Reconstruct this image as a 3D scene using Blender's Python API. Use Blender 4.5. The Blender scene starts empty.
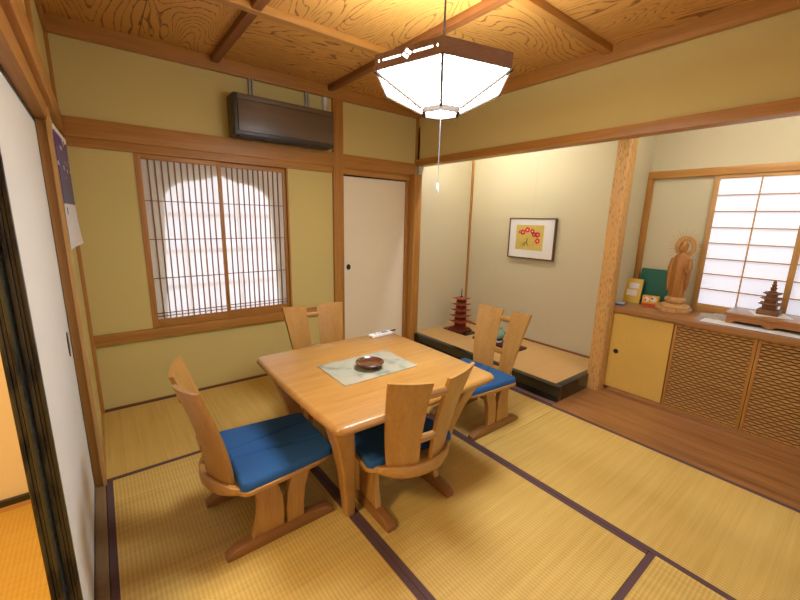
import bpy, bmesh, math, random
from mathutils import Vector, Matrix
random.seed(7)
PI = math.pi
scene = bpy.context.scene
COL = scene.collection

# ------------------------------------------------------------------ materials
def lin(c):
    def f(v):
        v /= 255.0
        return v / 12.92 if v <= 0.04045 else ((v + 0.055) / 1.055) ** 2.4
    return (f(c[0]), f(c[1]), f(c[2]), 1.0)

def new_mat(name):
    m = bpy.data.materials.new(name); m.use_nodes = True
    nt = m.node_tree
    return m, nt, nt.nodes, nt.links, nt.nodes['Principled BSDF']

def plain(name, c, rough=0.5, metal=0.0, var=0.06, scale=40, bump=0.0, emit=None, estr=0.0, coat=0.0):
    m, nt, N, L, b = new_mat(name)
    tc = N.new('ShaderNodeTexCoord'); nz = N.new('ShaderNodeTexNoise')
    nz.inputs['Scale'].default_value = scale; nz.inputs['Detail'].default_value = 4
    L.new(tc.outputs['Object'], nz.inputs['Vector'])
    mx = N.new('ShaderNodeMix'); mx.data_type = 'RGBA'
    a = lin(c); k = 1 - var * 2
    mx.inputs[6].default_value = (a[0]*k, a[1]*k, a[2]*k, 1); mx.inputs[7].default_value = a
    L.new(nz.outputs['Fac'], mx.inputs[0]); L.new(mx.outputs[2], b.inputs['Base Color'])
    b.inputs['Roughness'].default_value = rough; b.inputs['Metallic'].default_value = metal
    b.inputs['Coat Weight'].default_value = coat
    if bump:
        bp = N.new('ShaderNodeBump'); bp.inputs['Strength'].default_value = bump; bp.inputs['Distance'].default_value = 0.002
        L.new(nz.outputs['Fac'], bp.inputs['Height']); L.new(bp.outputs['Normal'], b.inputs['Normal'])
    if emit:
        b.inputs['Emission Color'].default_value = lin(emit); b.inputs['Emission Strength'].default_value = estr
    return m

def wood(name, c1, c2, axis='x', rough=0.42, scale=22.0, stretch=0.05, coat=0.0, contrast=0.25):
    """fine straight grain running along axis"""
    m, nt, N, L, b = new_mat(name)
    tc = N.new('ShaderNodeTexCoord'); mp = N.new('ShaderNodeMapping')
    s = [1.0, 1.0, 1.0]; s['xyz'.index(axis)] = stretch
    mp.inputs['Scale'].default_value = s
    L.new(tc.outputs['Object'], mp.inputs['Vector'])
    n1 = N.new('ShaderNodeTexNoise'); n1.inputs['Scale'].default_value = scale; n1.inputs['Detail'].default_value = 5
    n1.inputs['Distortion'].default_value = 0.4
    n2 = N.new('ShaderNodeTexNoise'); n2.inputs['Scale'].default_value = scale * 7; n2.inputs['Detail'].default_value = 3
    L.new(mp.outputs['Vector'], n1.inputs['Vector']); L.new(mp.outputs['Vector'], n2.inputs['Vector'])
    ad = N.new('ShaderNodeMix'); ad.data_type = 'FLOAT'; ad.inputs[0].default_value = 0.45
    L.new(n1.outputs['Fac'], ad.inputs[2]); L.new(n2.outputs['Fac'], ad.inputs[3])
    cr = N.new('ShaderNodeValToRGB')
    cr.color_ramp.elements[0].position = 0.5 - contrast; cr.color_ramp.elements[0].color = lin(c1)
    cr.color_ramp.elements[1].position = 0.5 + contrast; cr.color_ramp.elements[1].color = lin(c2)
    L.new(ad.outputs[0], cr.inputs[0]); L.new(cr.outputs[0], b.inputs['Base Color'])
    b.inputs['Roughness'].default_value = rough; b.inputs['Coat Weight'].default_value = coat
    b.inputs['Coat Roughness'].default_value = 0.2
    bp = N.new('ShaderNodeBump'); bp.inputs['Strength'].default_value = 0.08; bp.inputs['Distance'].default_value = 0.002
    L.new(n2.outputs['Fac'], bp.inputs['Height']); L.new(bp.outputs['Normal'], b.inputs['Normal'])
    return m

def figured(name, dark, mid, light, axis='x', seed=0.0, rings=15.0):
    """ceiling board: bold contour grain, elongated along axis"""
    m, nt, N, L, b = new_mat(name)
    tc = N.new('ShaderNodeTexCoord'); mp = N.new('ShaderNodeMapping')
    s = [1.0, 1.0, 1.0]; s['xyz'.index(axis)] = 0.22
    mp.inputs['Scale'].default_value = s; mp.inputs['Location'].default_value = (seed, seed * 1.7, seed * 0.6)
    L.new(tc.outputs['Object'], mp.inputs['Vector'])
    n1 = N.new('ShaderNodeTexNoise'); n1.inputs['Scale'].default_value = 2.6; n1.inputs['Detail'].default_value = 2
    n1.inputs['Roughness'].default_value = 0.35; n1.inputs['Distortion'].default_value = 0.15
    L.new(mp.outputs['Vector'], n1.inputs['Vector'])
    mu = N.new('ShaderNodeMath'); mu.operation = 'MULTIPLY'; mu.inputs[1].default_value = rings * 4.0
    L.new(n1.outputs['Fac'], mu.inputs[0])
    fr = N.new('ShaderNodeMath'); fr.operation = 'FRACT'; L.new(mu.outputs[0], fr.inputs[0])
    n2 = N.new('ShaderNodeTexNoise'); n2.inputs['Scale'].default_value = 55; n2.inputs['Detail'].default_value = 3
    L.new(mp.outputs['Vector'], n2.inputs['Vector'])
    ad = N.new('ShaderNodeMath'); ad.operation = 'MULTIPLY_ADD'; ad.inputs[1].default_value = 0.7
    L.new(n2.outputs['Fac'], ad.inputs[0]); L.new(fr.outputs[0], ad.inputs[2])
    cr = N.new('ShaderNodeValToRGB')
    e = cr.color_ramp.elements
    e[0].position = 0.30; e[0].color = lin(light); e[1].position = 1.0; e[1].color = lin(mid)
    x = cr.color_ramp.elements.new(1.28 / 1.7); x.color = lin(light)
    x = cr.color_ramp.elements.new(0.88); x.color = lin(dark)
    sc = N.new('ShaderNodeMath'); sc.operation = 'DIVIDE'; sc.inputs[1].default_value = 1.5
    L.new(ad.outputs[0], sc.inputs[0])
    L.new(sc.outputs[0], cr.inputs[0]); L.new(cr.outputs[0], b.inputs['Base Color'])
    b.inputs['Roughness'].default_value = 0.5
    return m

def tatami(name, c1, c2, axis, pitch=0.0155):
    """woven rush: ridges running along the mat's length"""
    m, nt, N, L, b = new_mat(name)
    tc = N.new('ShaderNodeTexCoord'); sp = N.new('ShaderNodeSeparateXYZ')
    L.new(tc.outputs['Object'], sp.inputs[0])
    across, along = ('Y', 'X') if axis == 'x' else ('X', 'Y')
    def sine(src, p):
        a = N.new('ShaderNodeMath'); a.operation = 'MULTIPLY'; a.inputs[1].default_value = 2 * PI / p
        L.new(sp.outputs[src], a.inputs[0])
        s = N.new('ShaderNodeMath'); s.operation = 'SINE'; L.new(a.outputs[0], s.inputs[0])
        h = N.new('ShaderNodeMath'); h.operation = 'MULTIPLY_ADD'; h.inputs[1].default_value = 0.5; h.inputs[2].default_value = 0.5
        L.new(s.outputs[0], h.inputs[0]); return h
    w1 = sine(across, pitch)
    mp = N.new('ShaderNodeMapping'); s = [1, 1, 1]; s['XY'.index(across)] = 0.12
    s['XY'.index(along)] = 4.0
    mp.inputs['Scale'].default_value = s; L.new(tc.outputs['Object'], mp.inputs['Vector'])
    nz = N.new('ShaderNodeTexNoise'); nz.inputs['Scale'].default_value = 18; nz.inputs['Detail'].default_value = 5
    L.new(mp.outputs['Vector'], nz.inputs['Vector'])
    n2 = N.new('ShaderNodeTexNoise'); n2.inputs['Scale'].default_value = 2.2; n2.inputs['Detail'].default_value = 2
    L.new(tc.outputs['Object'], n2.inputs['Vector'])
    a = N.new('ShaderNodeMath'); a.operation = 'MULTIPLY_ADD'; a.inputs[1].default_value = 0.22
    L.new(w1.outputs[0], a.inputs[0])
    q = N.new('ShaderNodeMath'); q.operation = 'MULTIPLY_ADD'; q.inputs[1].default_value = 0.55
    L.new(nz.outputs['Fac'], q.inputs[0]); L.new(q.outputs[0], a.inputs[2])
    q2 = N.new('ShaderNodeMath'); q2.operation = 'MULTIPLY'; q2.inputs[1].default_value = 0.35
    L.new(n2.outputs['Fac'], q2.inputs[0]); L.new(q2.outputs[0], q.inputs[2])
    cr = N.new('ShaderNodeValToRGB')
    cr.color_ramp.elements[0].position = 0.30; cr.color_ramp.elements[0].color = lin(c1)
    cr.color_ramp.elements[1].position = 0.85; cr.color_ramp.elements[1].color = lin(c2)
    L.new(a.outputs[0], cr.inputs[0]); L.new(cr.outputs[0], b.inputs['Base Color'])
    b.inputs['Roughness'].default_value = 0.55
    b.inputs['Specular IOR Level'].default_value = 0.35
    bp = N.new('ShaderNodeBump'); bp.inputs['Strength'].default_value = 0.35; bp.inputs['Distance'].default_value = 0.002
    L.new(w1.outputs[0], bp.inputs['Height']); L.new(bp.outputs['Normal'], b.inputs['Normal'])
    return m

def glow(name, c, strength, base=(240, 240, 240)):
    m, nt, N, L, b = new_mat(name)
    b.inputs['Base Color'].default_value = lin(base); b.inputs['Roughness'].default_value = 0.7
    b.inputs['Emission Color'].default_value = lin(c); b.inputs['Emission Strength'].default_value = strength
    return m

M = {}
M['plaster'] = plain('ochre_plaster', (216, 199, 126), 0.9, var=0.05, scale=160, bump=0.25)
M['toko_plaster'] = plain('beige_grey_plaster', (209, 199, 165), 0.9, var=0.04, scale=180, bump=0.2)
CED1, CED2 = (154, 100, 38), (196, 142, 66)
for ax in 'xyz':
    M['cedar_' + ax] = wood('cedar_' + ax, CED1, CED2, ax, 0.45, 26, 0.03)
    M['oak_' + ax] = wood('oak_' + ax, (158, 108, 46), (194, 146, 76), ax, 0.34, 24, 0.06, coat=0.25)
    M['deep_' + ax] = wood('dark_beam_' + ax, (112, 66, 26), (152, 94, 42), ax, 0.5, 26, 0.03)
    M['pale_' + ax] = wood('pale_wood_' + ax, (172, 124, 62), (206, 160, 94), ax, 0.4, 24, 0.05)
M['board'] = wood('floor_board', (112, 70, 34), (180, 126, 72), 'y', 0.28, 11, 0.05, coat=0.3, contrast=0.18)
M['counter'] = wood('counter_wood', (140, 94, 52), (178, 128, 78), 'y', 0.3, 18, 0.05, coat=0.3)
M['runner'] = wood('chair_foot_wood', (122, 78, 36), (156, 106, 54), 'x', 0.4, 24, 0.05)
M['tat_x'] = tatami('rush_mat_x', (184, 148, 68), (218, 186, 106), 'x')
M['tat_y'] = tatami('rush_mat_y', (184, 148, 68), (218, 186, 106), 'y')
M['tat_toko'] = tatami('toko_rush', (200, 160, 98), (214, 176, 116), 'y', 0.011)
M['tat_orange'] = tatami('next_room_rush', (196, 152, 60), (214, 170, 76), 'y')
M['heri'] = plain('plum_cloth_border', (92, 64, 64), 0.8, var=0.08, scale=300)
M['lacquer'] = plain('black_lacquer', (30, 30, 24), 0.25, var=0.15, scale=8, coat=0.4)
M['fusuma'] = plain('white_fusuma_paper', (226, 226, 218), 0.75, var=0.015, scale=90)
M['pull'] = plain('black_iron_pull', (26, 24, 22), 0.4, var=0.1)
M['metal'] = plain('zinc_metal', (190, 186, 170), 0.5, 0.2, var=0.05)
M['white_plastic'] = plain('white_plastic', (232, 232, 228), 0.35, var=0.01)
M['grey_plastic'] = plain('grey_plastic', (120, 124, 128), 0.45, var=0.02)
M['blue_cloth'] = plain('blue_seat_cloth', (34, 88, 142), 0.9, var=0.10, scale=260, bump=0.3)
M['dark_steel'] = plain('dark_swivel', (36, 26, 20), 0.5, var=0.1)
M['paper'] = glow('daylit_shoji_paper', (226, 234, 255), 0.5, (225, 228, 232))

def worn_lacquer():
    m, nt, N, L, b = new_mat('worn_lacquer_edge')
    tc = N.new('ShaderNodeTexCoord'); mp = N.new('ShaderNodeMapping'); mp.inputs['Scale'].default_value = (8, 8, 2.2)
    nz = N.new('ShaderNodeTexNoise'); nz.inputs['Scale'].default_value = 3.0; nz.inputs['Detail'].default_value = 5
    L.new(tc.outputs['Object'], mp.inputs['Vector']); L.new(mp.outputs['Vector'], nz.inputs['Vector'])
    cr = N.new('ShaderNodeValToRGB')
    cr.color_ramp.elements[0].position = 0.40; cr.color_ramp.elements[0].color = lin((16, 15, 10))
    cr.color_ramp.elements[1].position = 0.50; cr.color_ramp.elements[1].color = lin((70, 64, 36))
    L.new(nz.outputs['Fac'], cr.inputs[0]); L.new(cr.outputs[0], b.inputs['Base Color'])
    b.inputs['Roughness'].default_value = 0.45
    return m
M['worn'] = worn_lacquer()

def pillar_mat():
    m, nt, N, L, b = new_mat('dimpled_pillar_wood')
    tc = N.new('ShaderNodeTexCoord'); mp = N.new('ShaderNodeMapping'); mp.inputs['Scale'].default_value = (85, 85, 19)
    vo = N.new('ShaderNodeTexVoronoi'); vo.inputs['Scale'].default_value = 1.0
    L.new(tc.outputs['Object'], mp.inputs['Vector']); L.new(mp.outputs['Vector'], vo.inputs['Vector'])
    cr = N.new('ShaderNodeValToRGB')
    cr.color_ramp.elements[0].position = 0.05; cr.color_ramp.elements[0].color = lin((148, 98, 42))
    cr.color_ramp.elements[1].position = 0.42; cr.color_ramp.elements[1].color = lin((208, 160, 92))
    L.new(vo.outputs['Distance'], cr.inputs[0]); L.new(cr.outputs[0], b.inputs['Base Color'])
    bp = N.new('ShaderNodeBump'); bp.inputs['Strength'].default_value = 0.6; bp.inputs['Distance'].default_value = 0.006
    L.new(vo.outputs['Distance'], bp.inputs['Height']); L.new(bp.outputs['Normal'], b.inputs['Normal'])
    b.inputs['Roughness'].default_value = 0.4
    return m
M['pillar'] = pillar_mat()

def gold_cloth():
    m, nt, N, L, b = new_mat('gold_woven_cloth')
    tc = N.new('ShaderNodeTexCoord'); mp = N.new('ShaderNodeMapping'); mp.inputs['Scale'].default_value = (120, 120, 420)
    nz = N.new('ShaderNodeTexNoise'); nz.inputs['Scale'].default_value = 1.0; nz.inputs['Detail'].default_value = 2
    L.new(tc.outputs['Object'], mp.inputs['Vector']); L.new(mp.outputs['Vector'], nz.inputs['Vector'])
    cr = N.new('ShaderNodeValToRGB')
    cr.color_ramp.elements[0].position = 0.3; cr.color_ramp.elements[0].color = lin((210, 168, 70))
    cr.color_ramp.elements[1].position = 0.7; cr.color_ramp.elements[1].color = lin((226, 190, 98))
    L.new(nz.outputs['Fac'], cr.inputs[0]); L.new(cr.outputs[0], b.inputs['Base Color'])
    b.inputs['Roughness'].default_value = 0.6
    return m
M['gold'] = gold_cloth()

def stone_cloth():
    m, nt, N, L, b = new_mat('mottled_mat_cloth')
    tc = N.new('ShaderNodeTexCoord')
    nz = N.new('ShaderNodeTexNoise'); nz.inputs['Scale'].default_value = 9; nz.inputs['Detail'].default_value = 6
    nz.inputs['Distortion'].default_value = 1.2
    L.new(tc.outputs['Object'], nz.inputs['Vector'])
    cr = N.new('ShaderNodeValToRGB'); e = cr.color_ramp.elements
    e[0].position = 0.3; e[0].color = lin((122, 122, 102)); e[1].position = 0.72; e[1].color = lin((178, 154, 124))
    x = e.new(0.5); x.color = lin((158, 156, 134))
    L.new(nz.outputs['Fac'], cr.inputs[0]); L.new(cr.outputs[0], b.inputs['Base Color'])
    b.inputs['Roughness'].default_value = 0.85
    return m
M['stone'] = stone_cloth()

def screen_paper():
    """thin paper seen through: lets the lit outer window show sharply, keeps some white of its own"""
    m, nt, N, L, b = new_mat('thin_screen_paper')
    out = N['Material Output']
    tr = N.new('ShaderNodeBsdfTransparent'); tr.inputs[0].default_value = (1, 1, 1, 1)
    df = N.new('ShaderNodeBsdfDiffuse'); df.inputs[0].default_value = lin((250, 248, 236))
    mx = N.new('ShaderNodeMixShader'); mx.inputs[0].default_value = 0.5
    L.new(tr.outputs[0], mx.inputs[1]); L.new(df.outputs[0], mx.inputs[2]); L.new(mx.outputs[0], out.inputs['Surface'])
    return m
M['thin'] = screen_paper()

# ------------------------------------------------------------------ mesh building
class MB:
    def __init__(s): s.bm = bmesh.new()
    def box(s, x0, x1, y0, y1, z0, z1, bev=0.0):
        x0, x1 = sorted((x0, x1)); y0, y1 = sorted((y0, y1)); z0, z1 = sorted((z0, z1))
        b2 = bmesh.new()
        v = [b2.verts.new(p) for p in [(x0,y0,z0),(x1,y0,z0),(x1,y1,z0),(x0,y1,z0),(x0,y0,z1),(x1,y0,z1),(x1,y1,z1),(x0,y1,z1)]]
        for f in [(3,2,1,0),(4,5,6,7),(0,1,5,4),(1,2,6,5),(2,3,7,6),(3,0,4,7)]: b2.faces.new([v[i] for i in f])
        if bev > 0:
            bmesh.ops.bevel(b2, geom=b2.edges[:], offset=bev, segments=2, affect='EDGES', profile=0.6)
        s._merge(b2); return s
    def _merge(s, b2, mat=None):
        mp = {}
        for v in b2.verts: mp[v] = s.bm.verts.new(mat @ v.co if mat else v.co)
        for f in b2.faces:
            try: s.bm.faces.new([mp[v] for v in f.verts])
            except ValueError: pass
        b2.free()
    def loft(s, rings, cap=True, closed=True):
        vs = [[s.bm.verts.new(p) for p in r] for r in rings]
        n = len(vs[0])
        for a, b in zip(vs[:-1], vs[1:]):
            for i in range(n if closed else n - 1):
                j = (i + 1) % n
                s.bm.faces.new([a[i], a[j], b[j], b[i]])
        if cap and closed:
            s.bm.faces.new(list(reversed(vs[0]))); s.bm.faces.new(vs[-1])
        return s
    def prism(s, poly, lo, hi, axis='z', bev=0.0):
        """poly in the two other axes (cyclic order), extruded along axis"""
        def P(a, b, c): return {'z': (a, b, c), 'y': (a, c, b), 'x': (c, a, b)}[axis]
        b2 = bmesh.new()
        A = [b2.verts.new(P(a, b, lo)) for a, b in poly]; B = [b2.verts.new(P(a, b, hi)) for a, b in poly]
        n = len(poly)
        b2.faces.new(list(reversed(A))); b2.faces.new(B)
        for i in range(n): b2.faces.new([A[i], A[(i+1) % n], B[(i+1) % n], B[i]])
        if bev > 0:
            ed = [e for e in b2.edges if (e.verts[0] in A) == (e.verts[1] in A)]
            bmesh.ops.bevel(b2, geom=ed, offset=bev, segments=2, affect='EDGES', profile=0.6)
        s._merge(b2); return s
    def lathe(s, prof, c=(0, 0, 0), n=24, sx=1.0, sy=1.0):
        rings = [[(c[0] + r*sx*math.cos(2*PI*i/n), c[1] + r*sy*math.sin(2*PI*i/n), c[2] + z) for i in range(n)] for r, z in prof]
        return s.loft(rings)
    def tube(s, path, r, n=8):
        path = [Vector(p) for p in path]; rings = []
        for i, p in enumerate(path):
            t = (path[min(i+1, len(path)-1)] - path[max(i-1, 0)]).normalized()
            u = t.orthogonal().normalized() if i == 0 else (u - t * u.dot(t)).normalized()
            w = t.cross(u); rr = r[i] if isinstance(r, (list, tuple)) else r
            rings.append([tuple(p + u * rr * math.cos(2*PI*k/n) + w * rr * math.sin(2*PI*k/n)) for k in range(n)])
        return s.loft(rings)
    def ellipsoid(s, c, r, seg=20, rings=12):
        R = []
        for i in range(1, rings):
            a = PI * i / rings - PI/2
            R.append([(c[0] + r[0]*math.cos(a)*math.cos(2*PI*k/seg), c[1] + r[1]*math.cos(a)*math.sin(2*PI*k/seg), c[2] + r[2]*math.sin(a)) for k in range(seg)])
        return s.loft(R)
    def torus(s, c, R, r, normal='x', n=32, k=8):
        pts = []
        for i in range(n):
            a = 2*PI*i/n; ring = []
            for j in range(k):
                b = 2*PI*j/k; q = R + r*math.cos(b); h = r*math.sin(b)
                p = {'x': (h, q*math.cos(a), q*math.sin(a)), 'y': (q*math.cos(a), h, q*math.sin(a)), 'z': (q*math.cos(a), q*math.sin(a), h)}[normal]
                ring.append((c[0]+p[0], c[1]+p[1], c[2]+p[2]))
            pts.append(ring)
        pts.append(pts[0])
        return s.loft(pts, cap=False)
    def xf(s, mat):
        bmesh.ops.transform(s.bm, matrix=mat, verts=s.bm.verts[:]); return s
    def build(s, name, mat, parent=None, smooth=True, angle=38):
        bm = s.bm
        if parent is not None and parent.name in WORLD_OFF:
            inv = WORLD_OFF[parent.name]
            bmesh.ops.transform(bm, matrix=inv, verts=bm.verts[:])
        bmesh.ops.recalc_face_normals(bm, faces=bm.faces[:])
        if smooth:
            for f in bm.faces: f.smooth = True
            for e in bm.edges:
                if len(e.link_faces) == 2 and e.calc_face_angle(0) > math.radians(angle): e.smooth = False
        me = bpy.data.meshes.new(name); bm.to_mesh(me); bm.free()
        if mat: me.materials.append(mat)
        o = bpy.data.objects.new(name, me); COL.objects.link(o)
        if parent is not None:
            o.parent = parent
            if parent.name in WORLD_OFF: WORLD_OFF[o.name] = WORLD_OFF[parent.name]
        return o

WORLD_OFF = {}     # objects whose children are modelled in world coordinates
def thing(name, label, cat, loc=(0, 0, 0), rz=0.0, group=None, local=False):
    o = bpy.data.objects.new(name, None); COL.objects.link(o)
    o.empty_display_size = 0.1
    o.location = loc; o.rotation_euler = (0, 0, rz)
    o['label'] = label; o['category'] = cat
    if group: o['group'] = group
    if not local:
        WORLD_OFF[o.name] = (Matrix.Translation(loc) @ Matrix.Rotation(rz, 4, 'Z')).inverted()
    return o
def tag(o, label, cat, group=None):
    o['label'] = label; o['category'] = cat
    if group: o['group'] = group
    return o
def struct(name, mb, mat, parent=None):
    o = mb.build(name, mat, parent)
    if parent is None: o['kind'] = 'structure'
    return o
trim_n = [0]
def trim(mb, mat):
    trim_n[0] += 1
    return struct('trim_%d' % trim_n[0], mb, mat)
def B(*a, **k): return MB().box(*a, **k)

# ------------------------------------------------------------------ camera
r = Vector((0.78820226, -0.61500301, 0.02254971)); u = Vector((0.11037628, 0.17731815, 0.97794445)); w = Vector((0.60543725, 0.76832908, -0.20764431))
cam = bpy.data.cameras.new('camera'); camo = bpy.data.objects.new('camera', cam); COL.objects.link(camo)
cam.sensor_width = 36.0; cam.lens = 380.6933 * 36.0 / 800.0; cam.clip_start = 0.02
mw = Matrix(((r.x, u.x, -w.x, 0.11014694), (r.y, u.y, -w.y, -3.22468024), (r.z, u.z, -w.z, 1.37562926), (0, 0, 0, 1)))
camo.matrix_world = mw
scene.camera = camo

# ------------------------------------------------------------------ room shell
YN = -3.74            # near wall
struct('floor', B(-0.14, 3.95, YN, 0.02, -0.12, -0.03), M['board'])
ZC = 2.475
# back wall: opening for the window (x .36-1.41, z .555-1.77) and door (x 1.94-2.73)
mb = MB()
mb.box(-0.05, 0.352, 0.0, 0.08, 0.0, 2.5); mb.box(0.352, 1.418, 0.0, 0.08, 0.0, 0.52); mb.box(0.352, 1.418, 0.0, 0.08, 1.80, 2.5)
mb.box(1.418, 1.84, 0.0, 0.08, 0.0, 2.5); mb.box(1.84, 2.85, 0.0, 0.08, 1.80, 2.5)
struct('wall_back', mb, M['plaster'])
# left wall plaster: beyond the post, over the sliding doors, and near the viewer
mb = MB()
mb.box(-0.10, -0.012, -0.84, 0.0, 0.0, 2.5); mb.box(-0.10, -0.02, YN, -0.84, 1.93, 2.5); mb.box(-0.10, -0.02, YN, -3.05, 0.0, 1.85)
struct('wall_left', mb, M['plaster'])
mb = MB()     # near wall: wide doorway, added out of view to let in fill daylight
mb.box(-0.14, 0.12, YN - 0.08, YN, -0.05, 2.5); mb.box(2.70, 3.95, YN - 0.08, YN, -0.05, 2.5); mb.box(0.12, 2.70, YN - 0.08, YN, 1.80, 2.5)
struct('wall_front', mb, M['plaster'])
struct('floor_added_veranda', B(-0.6, 4.2, YN - 1.3, YN - 0.0, -0.10, -0.03), M['board'])  # unseen veranda floor, added along with the doorway
struct('trim_front', B(0.12, 2.70, YN - 0.09, YN + 0.01, 1.77, 1.83), M['cedar_x'])  # head of the added doorway
struct('wall_right', B(2.83, 2.90, YN, 0.0, 1.95, 2.5), M['plaster'])
# alcove walls
mb = MB()
mb.box(2.83, 3.75, -0.045, 0.03, 0.0, 2.3); mb.box(3.665, 3.75, -1.84, -0.045, 0.0, 2.3)
mb.box(3.36, 3.92, -1.862, -1.835, 0.0, 2.3)
struct('wall_alcove', mb, M['toko_plaster'])
mb = MB()
mb.box(3.86, 3.92, YN, -1.862, 1.81, 2.3); mb.box(3.86, 3.92, YN, -1.862, 0.0, 0.70)
mb.box(3.855, 3.92, -2.36, -1.862, 0.70, 1.81); mb.box(3.88, 3.92, YN, -3.30, 0.70, 1.81)
struct('wall_shelf', mb, M['toko_plaster'])
struct('ceiling_alcove', B(2.90, 3.95, YN, 0.03, 2.27, 2.32), M['pale_y'])

# ceiling: coffered grid, two figured boards to a panel, grain alternating
GX = [0.0, 0.895, 1.81, 2.83]; GY = [0.0, -0.925, -1.90, -2.83, YN]
ceil = struct('ceiling', B(-0.1, 2.9, YN, 0.05, 2.49, 2.56), M['deep_x'])
LT, MD, DK = (204, 150, 72), (168, 110, 44), (112, 64, 24)
k = 0
for i in range(3):
    for j in range(4):
        x0, x1, y1, y0 = GX[i], GX[i+1], GY[j], GY[j+1]
        ax = 'y' if (i + j) % 2 == 0 else 'x'
        for h in range(2):
            k += 1
            mt = figured('figured_board_%d' % k, DK, MD, LT, ax, seed=3.1 * k + 0.37, rings=[14, 10, 17, 12][k % 4])
            g = 0.002
            if ax == 'y':
                xm = (x0 + x1) / 2
                bx = B(x0 + g if h == 0 else xm + g, xm - g if h == 0 else x1 - g, y0, y1, 2.475, 2.492)
            else:
                ym = (y0 + y1) / 2
                bx = B(x0, x1, y0 + g if h == 0 else ym + g, ym - g if h == 0 else y1 - g, 2.475, 2.492)
            bx.build('ceiling_board', mt, ceil)
for x in GX[1:3]: trim(B(x - 0.026, x + 0.026, YN, 0.0, 2.435, 2.476, bev=0.003), M['deep_y'])  # darker wood puts the shaded sides of these beams into the colour
for y in GY[1:4]: trim(B(0.0, 2.83, y - 0.026, y + 0.026, 2.433, 2.476, bev=0.003), M['cedar_x'])
# cornices
trim(B(0.0, 2.83, -0.04, 0.0, 2.385, 2.476, bev=0.003), M['cedar_x'])
trim(B(2.79, 2.83, YN, 0.0, 2.385, 2.476, bev=0.003), M['cedar_y'])
trim(B(-0.02, 0.004, YN, 0.0, 2.385, 2.476, bev=0.002), M['cedar_y'])
# nageshi (tie rails) and kamoi (door heads)
trim(B(-0.012, 2.80, -0.03, 0.0, 1.826, 1.942, bev=0.004), M['cedar_x'])
trim(B(-0.012, 2.73, -0.018, 0.06, 1.77, 1.826, bev=0.002), M['cedar_x'])
trim(B(-0.02, 0.014, YN, -0.03, 1.826, 1.942, bev=0.004), M['cedar_y'])
trim(B(-0.135, -0.005, YN, -0.84, 1.752, 1.826, bev=0.002), M['cedar_y'])
trim(B(2.80, 2.90, YN, -0.0, 1.919, 1.985, bev=0.003), M['cedar_y'])
# posts
trim(B(-0.12, -0.008, -0.94, -0.84, 0.0, 2.44, bev=0.003), M['cedar_z'])
trim(B(-0.012, 0.004, -0.958, -0.942, 0.0, 1.80), M['pale_z'])
trim(B(-0.012, 0.008, -0.05, 0.0, 0.0, 1.77), M['cedar_z'])
trim(B(-0.02, 0.006, -0.02, 0.0, 1.94, 2.39), M['cedar_z'])
trim(B(1.836, 1.936, -0.034, 0.06, 0.0, 2.40, bev=0.003), M['cedar_z'])
trim(B(2.735, 2.83, -0.10, 0.02, 0.0, 1.83, bev=0.003), M['cedar_z'])
trim(B(2.808, 2.83, -0.02, 0.0, 1.94, 2.39), M['cedar_z'])
trim(B(2.705, 2.735, -0.01, 0.05, 0.0, 1.77), M['cedar_z'])
trim(B(-0.12, 0.0, -3.12, -3.02, 0.0, 2.40, bev=0.003), M['cedar_z'])
trim(B(3.645, 3.668, -0.066, -0.044, 0.12, 2.27), M['cedar_z'])
# alcove pillar (dimpled face)
mb = MB()
n = 8; rings = []
def rsq(cx, cy, hx, hy, rad, z, n=5):
    out = []
    for sx, sy, a0 in ((1, 1, 0), (-1, 1, PI/2), (-1, -1, PI), (1, -1, 1.5*PI)):
        for i in range(n):
            a = a0 + PI/2 * i/(n-1)
            out.append((cx + sx*(hx-rad) + rad*math.cos(a), cy + sy*(hy-rad) + rad*math.sin(a), z))
    return out
trim(MB().loft([rsq(3.330, -1.868, 0.062, 0.053, 0.020, z) for z in (0.0, 0.8, 1.6, 2.28)]), M['pillar'])
# skirting slips between mats and walls
struct('baseboard_back', B(-0.0, 1.84, -0.014, 0.0, -0.03, 0.006), M['deep_x'])
struct('baseboard_left', B(-0.012, 0.0, -0.84, 0.0, -0.03, 0.005), M['pale_y'])
struct('baseboard_alcove', B(3.645, 3.665, -1.84, -0.045, 0.12, 0.138), M['deep_y'])

# window sill rail on the back wall
trim(B(-0.012, 1.84, -0.034, 0.04, 0.482, 0.552, bev=0.004), M['cedar_x'])

# threshold under the left sliding doors, with its two track grooves
mb = MB()
mb.box(-0.135, -0.120, YN, -0.94, -0.03, 0.0); mb.box(-0.120, -0.088, YN, -0.94, -0.03, -0.004); mb.box(-0.088, -0.076, YN, -0.94, -0.03, 0.0)
mb.box(-0.076, -0.044, YN, -0.94, -0.03, -0.004); mb.box(-0.044, -0.002, YN, -0.94, -0.03, 0.0)
trim(mb, wood('threshold_wood', (122, 96, 62), (150, 122, 84), 'y'))

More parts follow.
